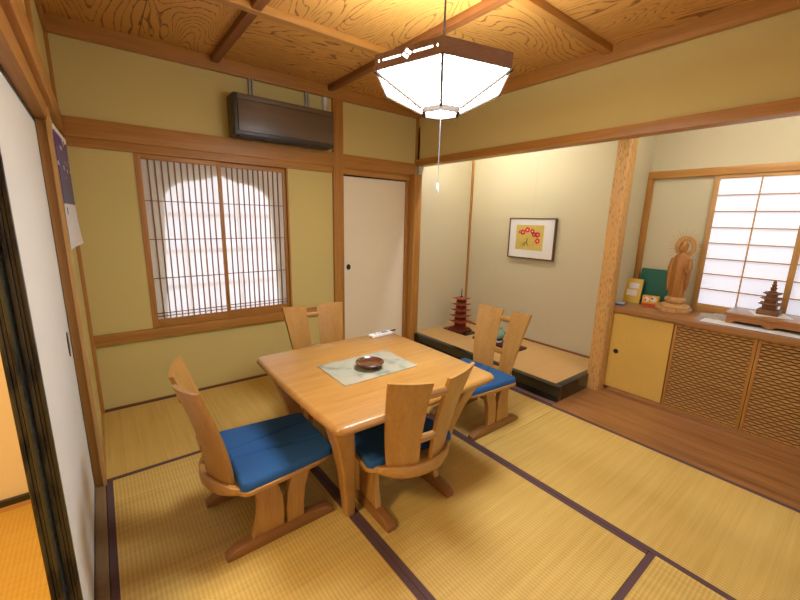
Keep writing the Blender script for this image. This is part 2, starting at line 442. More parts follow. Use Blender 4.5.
# ------------------------------------------------------------------ left sliding doors (fusuma), far half, one behind the other
def fusuma(nm, x, y0, y1, z0, z1, pull_y):
    t = thing(nm, '', '', (x, (y0 + y1)/2, z0)); del t['label']; del t['category']; t['kind'] = 'structure'
    B(x - 0.010, x + 0.010, y0 + 0.018, y1 - 0.018, z0 + 0.018, z1 - 0.018).build('paper_panel', M['fusuma'], t)
    fr = MB()
    for a, b in ((y0, y0 + 0.018), (y1 - 0.018, y1)):
        fr.box(x - 0.014, x - 0.004, a, b, z0, z1, bev=0.003); fr.box(x - 0.003, x + 0.003, a + 0.003, b - 0.003, z0, z1)
        fr.box(x + 0.004, x + 0.0125, a, b, z0, z1, bev=0.003)
    fr.box(x - 0.0125, x + 0.0125, y0 + 0.018, y1 - 0.018, z0, z0 + 0.018); fr.box(x - 0.0125, x + 0.0125, y0 + 0.018, y1 - 0.018, z1 - 0.018, z1)
    fr.build('lacquer_frame', M['worn'], t)
    MB().prism([(pull_y + 0.026*math.cos(a), 0.81 + 0.055*math.sin(a)) for a in [2*PI*i/20 for i in range(20)]], x + 0.009, x + 0.0135, 'x').build('finger_pull', M['pull'], t)
    return t
fusuma('door_1', -0.0565, -1.955, -0.940, 0.0, 1.752, -1.10)
fusuma('door_2', -0.0900, -1.975, -0.960, 0.0, 1.752, -1.12)
# back door (white panel)
t = thing('door_3', '', '', (2.32, 0.03, 0.0)); del t['label']; del t['category']; t['kind'] = 'structure'
B(1.94, 2.70, 0.018, 0.04, 0.012, 1.757).build('paper_panel', plain('cream_fusuma_paper', (242, 232, 204), 0.75, var=0.015, scale=90), t)
mb = MB(); mb.box(1.936, 2.705, 0.014, 0.042, 1.757, 1.77); mb.box(1.936, 2.705, 0.014, 0.042, 0.0, 0.012)
mb.build('lacquer_frame', M['lacquer'], t)
MB().prism([(2.01 + 0.022*math.cos(a), 0.905 + 0.028*math.sin(a)) for a in [2*PI*i/20 for i in range(20)]], 0.012, 0.02, 'y').build('finger_pull', M['pull'], t)
trim(B(1.936, 2.735, -0.03, 0.06, -0.03, 0.002), M['cedar_x'])

# ------------------------------------------------------------------ room beyond the sliding doors
struct('floor_beyond', B(-2.6, -0.135, YN - 0.6, -0.88, -0.03, 0.0), M['tat_orange'])
mb = MB(); mb.box(-2.6, -0.14, -0.88, -0.80, 0.0, 2.5); mb.box(-2.7, -2.6, YN - 0.6, -0.80, 0.0, 2.5); mb.box(-2.6, -0.14, YN - 0.7, YN - 0.6, 0.0, 2.5)
M['pale_plaster'] = plain('pale_cream_plaster', (236, 214, 164), 0.9, var=0.03, scale=120)
struct('wall_beyond', mb, M['pale_plaster'])
mb = MB(); mb.box(-2.6, -0.14, -0.90, -0.88, 0.022, 0.05)
struct('baseboard_beyond', mb, M['lacquer'])
struct('trim_beyond', B(-2.6, -0.14, -0.905, -0.88, 0.0, 0.022), M['pale_x'])
struct('ceiling_beyond', B(-2.7, -0.10, YN - 0.7, -0.80, 2.5, 2.56), M['pale_y'])

# ------------------------------------------------------------------ window 1: latticed sliding screens over a bell-shaped outer window
w1 = thing('window_1', '', '', (0.885, 0.0, 0.552)); del w1['label']; del w1['category']; w1['kind'] = 'structure'
mb = MB()
mb.box(0.352, 0.366, -0.006, 0.05, 0.552, 1.77); mb.box(1.405, 1.418, -0.006, 0.05, 0.552, 1.77)
mb.build('frame', M['cedar_z'], w1)
def sash(x0, x1, y):
    mb = MB()
    mb.box(x0, x0 + 0.024, y, y + 0.02, 0.552, 1.768, bev=0.002); mb.box(x1 - 0.024, x1, y, y + 0.02, 0.552, 1.768, bev=0.002)
    s = mb.build('sash', M['cedar_z'], w1)
    mb = MB(); mb.box(x0 + 0.024, x1 - 0.024, y, y + 0.02, 0.552, 0.612, bev=0.002); mb.box(x0 + 0.024, x1 - 0.024, y, y + 0.02, 1.735, 1.768, bev=0.002)
    mb.build('sash_rail', M['cedar_x'], s)
    mb = MB(); nb = 11; a, b = x0 + 0.024, x1 - 0.024
    for i in range(1, nb + 1):
        xc = a + (b - a) * i / (nb + 1); mb.box(xc - 0.0036, xc + 0.0036, y + 0.002, y + 0.012, 0.61, 1.737)
    for z in (1.462, 1.195, 0.915, 0.655, 0.632): mb.box(a, b, y + 0.008, y + 0.014, z - 0.003, z + 0.003)
    mb.build('lattice', M['deep_z'], s)
    B(a, b, y + 0.0145, y + 0.0155, 0.61, 1.737).build('screen_paper', M['thin'], s)
sash(0.366, 0.893, -0.002); sash(0.878, 1.405, 0.022)
bell = [(0.455, 0.56), (0.462, 0.70), (0.480, 0.95), (0.492, 1.19), (0.505, 1.40), (0.508, 1.49), (0.528, 1.525), (0.56, 1.56), (0.60, 1.592), (0.65, 1.612), (0.72, 1.622), (0.78, 1.634), (0.835, 1.652), (0.892, 1.680)]
bell = bell + [(2*0.892 - a, b) for a, b in reversed(bell[:-1])]
# outer wall panel with the bell-shaped hole: strips between outline and surrounding rectangle
mb = MB()
outer = []
for a, b in bell:
    if b < 1.3: outer.append((0.30 if a < 0.892 else 1.48, b))
    else: outer.append((0.30 + (a - 0.5) * 1.18/0.785 if 0.5 < a < 1.285 else (0.30 if a < 0.892 else 1.48), 1.85))
for i in range(len(bell) - 1):
    q = [bell[i], bell[i+1], outer[i+1], outer[i]]
    if len(set(q)) == 4:
        f = [mb.bm.verts.new((a, 0.045, b)) for a, b in q]; mb.bm.faces.new(f)
        g = [mb.bm.verts.new((bell[i][0], 0.045, bell[i][1])), mb.bm.verts.new((bell[i+1][0], 0.045, bell[i+1][1])), mb.bm.verts.new((bell[i+1][0], 0.075, bell[i+1][1])), mb.bm.verts.new((bell[i][0], 0.075, bell[i][1]))]
        mb.bm.faces.new(g)
bmesh.ops.remove_doubles(mb.bm, verts=mb.bm.verts[:], dist=1e-5)
M['bell_panel'] = plain('cream_outer_panel', (240, 230, 202), 0.8, var=0.02)
mb.build('bell_panel', M['bell_panel'], w1)
mb = MB()
for x in (0.63, 0.76, 0.892, 1.02, 1.15): mb.box(x - 0.008, x + 0.008, 0.080, 0.086, 0.5, 1.75)
for z in (0.83, 1.10, 1.37): mb.box(0.40, 1.40, 0.078, 0.086, z - 0.016, z + 0.016)
M['outer_bar'] = plain('pale_outer_muntin', (236, 224, 220), 0.7, var=0.02, emit=(236, 220, 226), estr=0.62)  # bars glow by themselves, standing in for daylight through the pane
mb.build('outer_muntin', M['outer_bar'], w1)
M['day_pane'] = glow('frosted_daylight_pane', (224, 232, 255), 1.5)
B(0.32, 1.46, 0.088, 0.092, 0.45, 1.80).build('frosted_pane', M['day_pane'], w1)

# ------------------------------------------------------------------ window 2: paper shoji over the shelf
w2 = thing('window_2', '', '', (3.85, -2.6, 0.717)); del w2['label']; del w2['category']; w2['kind'] = 'structure'
mb = MB(); mb.box(3.815, 3.885, -3.70, -1.864, 1.752, 1.81, bev=0.003)
mb.build('frame', M['cedar_y'], w2)
B(3.815, 3.885, -1.902, -1.864, 0.717, 1.752, bev=0.003).build('frame_post', M['cedar_z'], w2)
def shoji(y1, y0, x, cols, rows, stile=0.034):
    mb = MB(); mb.box(x, x + 0.022, y0, y0 + stile, 0.717, 1.752, bev=0.002); mb.box(x, x + 0.022, y1 - stile, y1, 0.717, 1.752, bev=0.002)
    s = mb.build('sash', M['pale_z'], w2)
    mb = MB(); mb.box(x, x + 0.022, y0 + stile, y1 - stile, 0.717, 0.775, bev=0.002); mb.box(x, x + 0.022, y0 + stile, y1 - stile, 1.725, 1.752, bev=0.002)
    mb.build('sash_rail', M['pale_y'], s)
    mb = MB(); a, b = y0 + stile, y1 - stile
    for i in range(1, cols): mb.box(x + 0.004, x + 0.014, a + (b-a)*i/cols - 0.004, a + (b-a)*i/cols + 0.004, 0.775, 1.725)
    for i in range(1, rows):
        z = 0.775 + (1.725 - 0.775)*i/rows; mb.box(x + 0.002, x + 0.014, a, b, z - 0.004, z + 0.004)
    mb.build('lattice', M['pale_y'], s)
    B(x + 0.015, x + 0.017, a, b, 0.775, 1.725).build('shoji_paper', M['paper'], s)
shoji(-2.315, -2.855, 3.828, 2, 8)
shoji(-2.815, -3.355, 3.853, 2, 8)

# ------------------------------------------------------------------ tatami mats
def mat(x0, x1, y0, y1, ax, label):
    t = thing('tatami_mat', label, 'tatami mat', ((x0+x1)/2, (y0+y1)/2, -0.03), group='tatami mats on the floor')
    g = 0.0012; h = 0.028
    if ax == 'x':
        B(x0 + g, x1 - g, y0 + h, y1 - h, -0.03, 0.0).build('rush_surface', M['tat_x'], t)
        ed = ((x0 + g, x1 - g, y0 + g, y0 + h), (x0 + g, x1 - g, y1 - h, y1 - g))
    else:
        B(x0 + h, x1 - h, y0 + g, y1 - g, -0.03, 0.0).build('rush_surface', M['tat_y'], t)
        ed = ((x0 + g, x0 + h, y0 + g, y1 - g), (x1 - h, x1 - g, y0 + g, y1 - g))
    for e in ed: B(*e, -0.03, 0.0).build('cloth_border', M['heri'], t)
    return t
mat(0.0, 1.815, -0.93, -0.014, 'x', 'tatami mat along the window wall with its plum border towards the room')
mat(0.0, 0.92, -2.815, -0.93, 'y', 'tatami mat beside the white sliding door, under the left chair')
mat(0.92, 1.83, -2.815, -0.93, 'y', 'middle tatami mat under the table and the nearest chair')
mat(1.83, 2.717, -1.885, -0.014, 'y', 'tatami mat in front of the raised alcove, under the right chair')
mat(1.83, 2.717, YN, -1.885, 'y', 'bare tatami mat running along the wooden floor board')
mat(0.0, 1.83, YN, -2.815, 'x', 'tatami mat at the bottom edge, laid crosswise with bold ribs')

# ------------------------------------------------------------------ alcove: board floor, raised tatami dais, low cabinets, worktop
trim(B(2.72, 3.42, YN, -1.835, -0.03, 0.001), M['board'])
dais = thing('alcove_dais', 'raised tatami alcove floor edged with a black lacquered sill', 'alcove platform', (3.2, -0.95, 0.0))
mb = MB()
mb.box(2.735, 2.785, -1.835, -0.10, -0.03, 0.0); mb.build('front_slip', plain('mauve_slip', (132, 98, 88), 0.6), dais)
mb = MB(); mb.box(2.785, 2.845, -1.835, -0.045, 0.0, 0.127, bev=0.003); mb.box(2.845, 3.29, -1.835, -1.78, 0.0, 0.127, bev=0.003)
mb.build('lacquered_sill', M['lacquer'], dais)
B(2.845, 3.645, -1.78, -0.045, 0.0, 0.124).build('rush_surface', M['tat_toko'], dais)

M['cab_dark'] = wood('dark_cabinet_wood', (66, 38, 16), (92, 56, 26), 'y', 0.6, 20, 0.05)
cabs = [(-1.905, -2.345, 'gold', 'low cabinet with a plain gold cloth door and round black pull'),
        (-2.347, -2.805, 'wave', 'low cabinet with a wave-slatted door, next to the gold door'),
        (-2.808, -3.268, 'wave', 'low cabinet with a wave-slatted door at the right picture edge'),
        (-3.271, -3.71, 'gold', 'low gold door cabinet beyond the right picture edge')]
for ya, yb, kind, lab in cabs[:3]:
    t = thing('low_cabinet', lab, 'cabinet', (3.6, (ya + yb)/2, 0.0), group='built-in low cabinets under the worktop')
    B(3.41, 3.85, yb, ya, 0.022, 0.676).build('body', M['cab_dark'], t)
    if kind == 'gold':
        d = B(3.393, 3.409, yb + 0.006, ya - 0.006, 0.028, 0.668).build('door', M['gold'], t)
        mb = MB()
        mb.box(3.389, 3.409, yb, yb + 0.006, 0.022, 0.674); mb.box(3.389, 3.409, ya - 0.006, ya, 0.022, 0.674)
        mb.box(3.389, 3.409, yb + 0.006, ya - 0.006, 0.022, 0.028); mb.box(3.389, 3.409, yb + 0.006, ya - 0.006, 0.668, 0.674)
        mb.build('door_frame', M['deep_z'], d)
        MB().torus((3.391, -1.972, 0.344), 0.016, 0.004, 'x', 24, 6).build('pull_ring', M['pull'], d)
        MB().prism([(-1.972 + 0.015*math.cos(2*PI*i/20), 0.344 + 0.015*math.sin(2*PI*i/20)) for i in range(20)], 3.390, 3.394, 'x').build('finger_pull', M['dark_steel'], d)
    else:
        mb = MB()
        mb.box(3.389, 3.409, yb, yb + 0.018, 0.022, 0.674, bev=0.002); mb.box(3.389, 3.409, ya - 0.018, ya, 0.022, 0.674, bev=0.002)
        mb.box(3.389, 3.409, yb + 0.018, ya - 0.018, 0.022, 0.034); mb.box(3.389, 3.409, yb + 0.018, ya - 0.018, 0.662, 0.674)
        d = mb.build('door', M['cedar_z'], t)
        mb = MB(); rows = 33; a, b = yb + 0.018, ya - 0.018; n = 64
        for q in range(rows):
            zc = 0.034 + (0.662 - 0.034) * (q + 0.5)/rows; ph = PI * (q % 2)
            ringsA, ringsB = [], []
            for i in range(n + 1):
                y = a + (b - a)*i/n; hh = 0.0052 + 0.0030*math.cos(2*PI*(y - a)/0.052 + ph)
                mb_pts = [(3.394, y, zc + hh), (3.402, y, zc + hh), (3.402, y, zc - hh), (3.394, y, zc - hh)]
                ringsA.append(mb_pts)
            mb.loft(ringsA)
        mb.build('slat_panel', M['pale_y'], d)
trim(B(3.345, 3.40, YN, -1.96, 0.0, 0.024, bev=0.002), M['counter'])
trim(B(3.41, 3.86, YN, -3.27, 0.0, 0.676), M['cab_dark'])
wt = B(3.365, 3.86, YN, -1.864, 0.676, 0.717, bev=0.004).build('worktop', M['counter'])
tag(wt, 'long brown wooden worktop over the low cabinets, below the shoji', 'worktop')

# ------------------------------------------------------------------ dining table
TX, TY = 1.195, -1.610
tb = thing('dining_table', 'square oak dining table with splayed legs in the middle of the room', 'table', (TX, TY, 0.0), local=True)
def top_outline(ins, z, hx=0.468, hy=0.477, rad=0.042, bulge=0.012):
    base = rsq(0, 0, hx - ins, hy - ins, max(rad - ins, 0.02), z, 6)
    pts = []
    for i, p in enumerate(base):
        q = base[(i + 1) % len(base)]
        pts.append(p)
        if i % 6 == 5:
            for s in (0.2, 0.4, 0.6, 0.8):
                pts.append((p[0] + (q[0]-p[0])*s, p[1] + (q[1]-p[1])*s, z))
    out = []
    for x, y, zz in pts:
        bx = bulge * (1 - (y/hy)**2); by = bulge * (1 - (x/hx)**2)
        x2 = x + math.copysign(bx, x) * min(1, abs(x)/hx)**3; y2 = y + math.copysign(by, y) * min(1, abs(y)/hy)**3
        out.append((x2, y2, zz))
    return out
MB().loft([top_outline(0.050, 0.553), top_outline(0.022, 0.556), top_outline(0.004, 0.570), top_outline(0.0, 0.578), top_outline(0.003, 0.588), top_outline(0.012, 0.597), top_outline(0.020, 0.600)]).build('tabletop', M['oak_x'], tb, angle=50)
mb = MB()
mb.box(-0.36, 0.36, 0.325, 0.350, 0.485, 0.553); mb.box(-0.36, 0.36, -0.350, -0.325, 0.485, 0.553)
mb.box(0.335, 0.36, -0.33, 0.33, 0.485, 0.553); mb.box(-0.36, -0.335, -0.33, 0.33, 0.485, 0.553)
mb.build('apron', M['oak_x'], tb)
for sx in (-1, 1):
    for sy in (-1, 1):
        rings = []
        for z, cx, cy, h in ((0.0, 0.289, 0.246, 0.025), (0.12, 0.300, 0.257, 0.028), (0.28, 0.322, 0.280, 0.034), (0.42, 0.354, 0.312, 0.041), (0.50, 0.380, 0.338, 0.046), (0.553, 0.396, 0.354, 0.049)):
            rings.append(rsq(sx*cx, sy*cy, h, h, 0.012, z, 4))
        MB().loft(rings).build('leg', M['oak_z'], tb)

# ------------------------------------------------------------------ dining chairs
def make_chair():
    c = thing('dining_chair', '', 'chair', (0, 0, 0), 0.0, 'dining chairs around the table', local=True)
    base, seat = [], []
    for s in (1, -1):
        y0, y1 = s*0.185 - 0.024, s*0.185 + 0.024
        base.append(MB().prism([(-0.252, 0.0), (-0.252, 0.022), (-0.215, 0.045), (-0.12, 0.056), (0.10, 0.056), (0.185, 0.048), (0.226, 0.026), (0.228, 0.0)], y0, y1, 'y', bev=0.008).build('foot_rail', M['runner'], c))
        ya, yb = s*0.185 - 0.016, s*0.185 + 0.016
        base.append(MB().prism([(-0.148, 0.05), (-0.134, 0.09), (-0.122, 0.14), (-0.114, 0.20), (-0.118, 0.25), (-0.130, 0.292), (-0.048, 0.292), (-0.026, 0.25), (-0.015, 0.20), (-0.011, 0.13), (-0.011, 0.05)], ya, yb, 'y', bev=0.004).build('leg', M['oak_z'], c))
        base.append(MB().prism([(0.004, 0.05), (0.003, 0.13), (0.010, 0.20), (0.022, 0.255), (0.042, 0.292), (0.122, 0.292), (0.100, 0.25), (0.088, 0.20), (0.081, 0.13), (0.081, 0.05)], ya, yb, 'y', bev=0.004).build('leg', M['oak_z'], c))
    mb = MB(); mb.box(-0.13, 0.12, -0.20, -0.165, 0.272, 0.298, bev=0.003); mb.box(-0.13, 0.12, 0.165, 0.20, 0.272, 0.298, bev=0.003)
    mb.box(-0.115, -0.055, -0.17, 0.17, 0.240, 0.290, bev=0.003); mb.box(0.045, 0.105, -0.17, 0.17, 0.240, 0.290, bev=0.003)
    base.append(mb.build('cross_frame', M['runner'], c))
    mb = MB(); mb.lathe([(0.09, 0.280), (0.09, 0.298), (0.05, 0.299)], (0, 0, 0)); mb.box(-0.06, 0.05, -0.10, 0.10, 0.265, 0.285)
    base.append(mb.build('swivel', M['dark_steel'], c))
    # seat board
    def outline(grow, n=14):
        pts = []
        def add(x, y): pts.append((x, y))
        for i in range(n + 1):           # rear curve
            a = PI/2 + PI*i/n
            pts.append((-0.165 + (0.075 + grow)*math.cos(a), (0.236 + grow)*math.sin(a) if abs(math.sin(a)) < 0.999 else math.copysign(0.236 + grow, math.sin(a))))
        pts += [(0.08, -0.214 - grow), (0.185, -0.196 - grow), (0.212 + grow*0.7, -0.183 - grow*0.7), (0.226 + grow, -0.15), (0.232 + grow, 0.0), (0.226 + grow, 0.15), (0.212 + grow*0.7, 0.183 + grow*0.7), (0.185, 0.196 + grow), (0.08, 0.214 + grow)]
        return pts
    seat.append(MB().prism(outline(0.006), 0.299, 0.318, 'z', bev=0.004).build('seat_board', M['oak_x'], c))
    # bent back rail
    path = []
    N_ = 28
    for i in range(N_ + 1):
        a = PI/2 + 0.30 + (PI - 0.60)*i/N_
        path.append((-0.06 + 0.232*math.cos(a), 0.240*math.sin(a)))
    rings = []
    for i, p in enumerate(path):
        a = Vector(path[max(i-1, 0)]); b = Vector(path[min(i+1, len(path)-1)]); t = (b - a).normalized(); nn = Vector((t.y, -t.x))
        f = min(1.0, min(i, len(path)-1-i)/9.0); f = f*f*(3-2*f); h = 0.011 + 0.017*f; wd = 0.013
        zc = 0.309 - 0.003*f
        q = []
        for k in range(12):
            an = 2*PI*k/12; ex = abs(math.cos(an))**0.6*math.copysign(1, math.cos(an)); ez = abs(math.sin(an))**0.6*math.copysign(1, math.sin(an))
            q.append((p[0] + nn.x*wd*ex, p[1] + nn.y*wd*ex, zc + h*ez))
        rings.append(q)
    seat.append(MB().loft(rings).build('back_rail', M['oak_y'], c, angle=50))
    # cushion with three sewn sections
    b2 = MB(); NU, NV = 44, 72
    X0, X1 = -0.195, 0.222
    def half(x):
        f = (x - X0)/(X1 - X0); w_ = 0.238 - 0.040*f
        d = min(x - X0, X1 - x); q = 0.032
        return w_ if d > q else w_ - q + q*math.sqrt(max(0.0, 1 - (1 - d/q)**2))
    top, bot = [], []
    for i in range(NU + 1):
        f = i/NU; f = 0.5 - 0.5*math.cos(PI*f)*(0.55 + 0.45*abs(math.cos(PI*f)))
        x = X0 + (X1 - X0)*f; hw = half(x); rt, rb = [], []
        for j in range(NV + 1):
            v = -math.cos(PI*j/NV)*0.35 + 0.65*(-1 + 2*j/NV); y = v*hw
            ed = min(hw - abs(y), x - X0, X1 - x); e = min(1.0, max(ed, 0)/0.014)
            z = 0.334 + 0.022*math.sqrt(max(0.0, 1 - (1 - e)**2))
            sy = 0.030 + 0.055*(x - X0)/(X1 - X0)
            for g in (sy, -sy): z -= 0.010*math.exp(-((y - g)/0.007)**2)*e
            z += 0.004*math.cos(PI*v)*e
            rt.append((x, y, z)); rb.append((x, y, 0.318))
        top.append(rt); bot.append(rb)
    vt = [[b2.bm.verts.new(p) for p in rr] for rr in top]; vb = [[b2.bm.verts.new(p) for p in rr] for rr in bot]
    for i in range(NU):
        for j in range(NV):
            b2.bm.faces.new([vt[i][j], vt[i+1][j], vt[i+1][j+1], vt[i][j+1]]); b2.bm.faces.new([vb[i][j], vb[i][j+1], vb[i+1][j+1], vb[i+1][j]])
    for i in range(NU):
        b2.bm.faces.new([vt[i][0], vb[i][0], vb[i+1][0], vt[i+1][0]]); b2.bm.faces.new([vt[i][NV], vt[i+1][NV], vb[i+1][NV], vb[i][NV]])
    for j in range(NV):
        b2.bm.faces.new([vt[0][j], vt[0][j+1], vb[0][j+1], vb[0][j]]); b2.bm.faces.new([vt[NU][j], vb[NU][j], vb[NU][j+1], vt[NU][j+1]])
    seat.append(b2.build('seat_cushion', M['blue_cloth'], c, angle=60))
    # two broad back slats, flaring apart and leaning back
    for s in (1, -1):
        rings = []; NZ = 16
        for i in range(NZ + 1):
            t = -0.09 + 1.09*i/NZ; z = 0.333 + 0.412*t; k = math.copysign(abs(t)**1.55, t) if t > 0 else t*0.25
            inn = Vector((-0.266 + (-0.358 + 0.266)*k, s*(0.027 + 0.011*t))); out = Vector((-0.203 + (-0.306 + 0.203)*k, s*(0.158 + 0.062*t)))
            d = (out - inn); nn = Vector((-d.y, d.x)).normalized()
            if nn.x > 0: nn = -nn
            q = []; M_ = 8
            for m_ in range(M_ + 1):
                f = m_/M_; p = inn + d*f + nn*(0.010*math.sin(PI*f)); q.append((p.x, p.y, z + 0.018*f*max(t, 0)**3))
            for m_ in range(M_, -1, -1):
                f = m_/M_; p = inn + d*f + nn*(0.010*math.sin(PI*f) + 0.017); q.append((p.x, p.y, z + 0.018*f*max(t, 0)**3))
            rings.append(q)
        seat.append(MB().loft(rings).build('back_slat', M['oak_z'], c, angle=50))
    for z, x in ((0.684, -0.344), (0.455, -0.288)):
        h = 0.021
        rings = [[(x + 0.013*math.cos(2*PI*k/14), y, z + h*math.sin(2*PI*k/14)) for k in range(14)] for y in (-0.046, -0.03, 0.03, 0.046)]
        seat.append(MB().loft(rings).build('spindle', M['oak_y'], c, angle=50))
    return c, base, seat
chair0, base0, seat0 = make_chair()
def place(root, seats, X, Y, rz, sx, sy, srz, label):
    root.location = (X, Y, 0.0); root.rotation_euler = (0, 0, rz); root['label'] = label
    c, s = math.cos(-rz), math.sin(-rz); dx, dy = sx - X, sy - Y
    for o in seats:
        o.location = (c*dx - s*dy, s*dx + c*dy, 0.0); o.rotation_euler = (0, 0, srz - rz)
spots = [
    (0.627, -1.600, 0.0, 0.638, -1.618, math.radians(-1.3), 'oak chair at left of the table, its blue cushion half in the table shadow'),
    (1.230, -1.070, -PI/2, 1.237, -1.065, math.radians(-96), 'oak chair behind the table under the window, only its back slats showing'),
    (1.190, -1.820, PI/2, 1.166, -1.844, math.radians(84.9), 'nearest oak chair, seen from behind, pushed in under the table edge'),
    (2.070, -1.600, PI, 2.031, -1.601, math.radians(180.7), 'oak chair at right of the table, in front of the raised alcove'),
]
for i, (X, Y, rz, sx, sy, srz, lab) in enumerate(spots):
    if i == 0: place(chair0, seat0, X, Y, rz, sx, sy, srz, lab); continue
    rt = chair0.copy(); COL.objects.link(rt); ns = []
    for o in base0 + seat0:
        q = o.copy(); COL.objects.link(q); q.parent = rt
        if o in seat0: ns.append(q)
    place(rt, ns, X, Y, rz, sx, sy, srz, lab)

# ------------------------------------------------------------------ on the table
pm = MB().prism([(0.948, -1.462), (0.946, -1.765), (1.396, -1.763), (1.398, -1.463)], 0.6003, 0.6035, 'z', bev=0.001).build('place_mat', M['stone'])
tag(pm, 'mottled grey-green cloth mat lying in the middle of the table', 'place mat')
M['turned'] = wood('turned_red_wood', (66, 34, 16), (108, 62, 34), 'x', 0.25, 18, 0.1, coat=0.5)
tr = MB().lathe([(0.040, 0.0), (0.044, 0.004), (0.058, 0.016), (0.073, 0.028), (0.0755, 0.034), (0.072, 0.036), (0.066, 0.031), (0.058, 0.026), (0.02, 0.024), (0.002, 0.024)], (1.166, -1.640, 0.604), 40).build('turned_bowl', M['turned'])
tag(tr, 'shallow round brown wooden bowl on the grey-green mat', 'bowl')
def remote(nm, label, cx, cy, ang, L_, W_, H_, mat, holes):
    t = thing(nm, label, 'remote control', (cx, cy, 0.6005), ang, local=True)
    B(-L_/2, L_/2, -W_/2, W_/2, 0.0, H_, bev=0.005).build('body', mat, t)
    for x, sx, sy in holes: B(x - sx, x + sx, -sy, sy, H_ - 0.001, H_ + 0.0012).build('display' if sx > 0.012 else 'button', M['grey_plastic'], t)
    return t
remote('remote_control', 'white remote control at the far right corner of the table', 1.548, -1.195, math.radians(4), 0.175, 0.052, 0.018, M['white_plastic'], [(-0.045, 0.008, 0.010), (0.03, 0.026, 0.016), (-0.015, 0.005, 0.012)])
pen = MB().tube([(0, 0, 0.0), (0.085, 0.004, 0.0)], 0.0055, 10).build('black_pen', M['pull']); pen.location = (1.615, -1.168, 0.6060); pen.rotation_euler = (0, 0, 0.05)
tag(pen, 'thin black pen beside the white remote at the table corner', 'pen')

# ------------------------------------------------------------------ pendant lamp
LX, LY = 1.341, -1.919
lamp = thing('pendant_lamp', 'hexagonal paper and dark wood pendant lamp hanging over the table', 'lamp', (LX, LY, 1.82), 0.0)
AZ = math.radians(226.28)
def hx(R_, k, z): a = AZ + k*PI/3; return Vector((LX + R_*math.cos(a), LY + R_*math.sin(a), z))
RB, RT, ZB, ZR, ZT = 0.088, 0.307, 1.840, 1.950, 2.004
M['lampwood'] = wood('lamp_glow_wood', (128, 98, 84), (164, 132, 116), 'x', 0.5, 30, 0.1)  # fascia brown lightened in colour to carry the lamp's glow
M['lampdark'] = plain('darkened_lamp_rib', (70, 54, 34), 0.6, var=0.1)  # ring and rib colour darkened to offset the shade's glare
M['lamp_shade'] = glow('lit_lamp_paper', (236, 244, 255), 40.0)
M['lamp_slit'] = glow('lit_lamp_cutout', (255, 250, 240), 5.0)
for k in range(6):
    a, b, c_, d = hx(RT - 0.008, k, ZR), hx(RT - 0.008, k+1, ZR), hx(RB, k+1, ZB + 0.006), hx(RB, k, ZB + 0.006)
    m_ = MB(); n_ = (b - a).cross(d - a).normalized()*0.0015
    m_.loft([[tuple(p - n_) for p in (a, b, c_, d)], [tuple(p + n_) for p in (a, b, c_, d)]])
    m_.build('shade_panel', M['lamp_shade'], lamp, smooth=False)
for k in range(6):
    MB().tube([hx(RT + 0.002, k, ZR - 0.003), hx(RB + 0.006, k, ZB - 0.003)], 0.0066, 6).build('rib', M['lampdark'], lamp)
for k in range(6):
    a, b = hx(RT, k, ZR - 0.003), hx(RT, k+1, ZR - 0.003); mid = (a + b)/2 - Vector((LX, LY, ZR)); mid.z = 0; o_ = mid.normalized()
    a2, b2 = hx(RT, k, ZT), hx(RT, k+1, ZT); th = -o_*0.008
    m_ = MB(); m_.loft([[tuple(a), tuple(b), tuple(b + th), tuple(a + th)], [tuple(a2), tuple(b2), tuple(b2 + th), tuple(a2 + th)]])
    fb = m_.build('fascia', M['lampwood'], lamp, smooth=False)
    if k % 2 == 1:
        ex = (b - a).normalized(); ez = Vector((0, 0, 1)); Lk = (b - a).length; c0 = (a + a2)/2 + Vector((0, 0, 0.002))
        m_ = MB()
        def quad(uc, vc, pts):
            f = [tuple(c0 + ex*(uc + p)*1 + ez*(vc + q) + o_*0.0004) for p, q in pts]; g = [tuple(Vector(p) - o_*0.004) for p in f]
            m_.loft([g, f])
        for uc in (0.27, 0.73): quad(Lk*uc, 0, [(-0.042, -0.0035), (0.042, -0.0035), (0.042, 0.0035), (-0.042, 0.0035)])
        for uc in (0.07, 0.93): quad(Lk*uc, 0, [(0, -0.006), (0.004, 0), (0, 0.006), (-0.004, 0)])
        for dx, dz in ((0, 0.0105), (0, -0.0105), (0.0135, 0), (-0.0135, 0)): quad(Lk*0.5 + dx, dz, [(0, -0.0072), (0.0092, 0), (0, 0.0072), (-0.0092, 0)])
        m_.build('cutout', M['lamp_slit'], fb, smooth=False)
mb = MB(); mb.loft([[tuple(hx(R_, k, z)) for k in range(6)] for R_, z in ((RB + 0.004, ZB + 0.004), (RB + 0.002, ZB - 0.018), (RB - 0.012, ZB - 0.018), (RB - 0.012, ZB + 0.004))] , cap=False)
mb.build('bottom_ring', M['lampdark'], lamp, smooth=False)
mb = MB(); mb.loft([[tuple(hx(RB - 0.013, k, z)) for k in range(6)] for z in (ZB + 0.001, ZB + 0.004)]); mb.build('diffuser', M['lamp_shade'], lamp, smooth=False)
mb = MB(); e1, e2 = hx(RT - 0.01, 0, 1.99), hx(RT - 0.01, 3, 1.99); mb.tube([e1, e2], 0.008, 6); mb.lathe([(0.03, 1.975), (0.03, 2.02), (0.012, 2.04)], (LX, LY, 0)); mb.build('cross_bar', M['lampwood'], lamp)
mb = MB(); mb.torus((LX, LY, 1.955), 0.135, 0.014, 'z', 36, 8); mb.build('ring_tube', M['lamp_slit'], lamp)
MB().tube([(LX, LY, 2.03), (LX + 0.001, LY, 2.43)], 0.0042, 8).build('cord', M['pull'], lamp)
MB().lathe([(0.045, 2.400), (0.05, 2.415), (0.05, 2.4325)], (LX, LY, 0)).build('ceiling_rose', M['pull'], lamp)
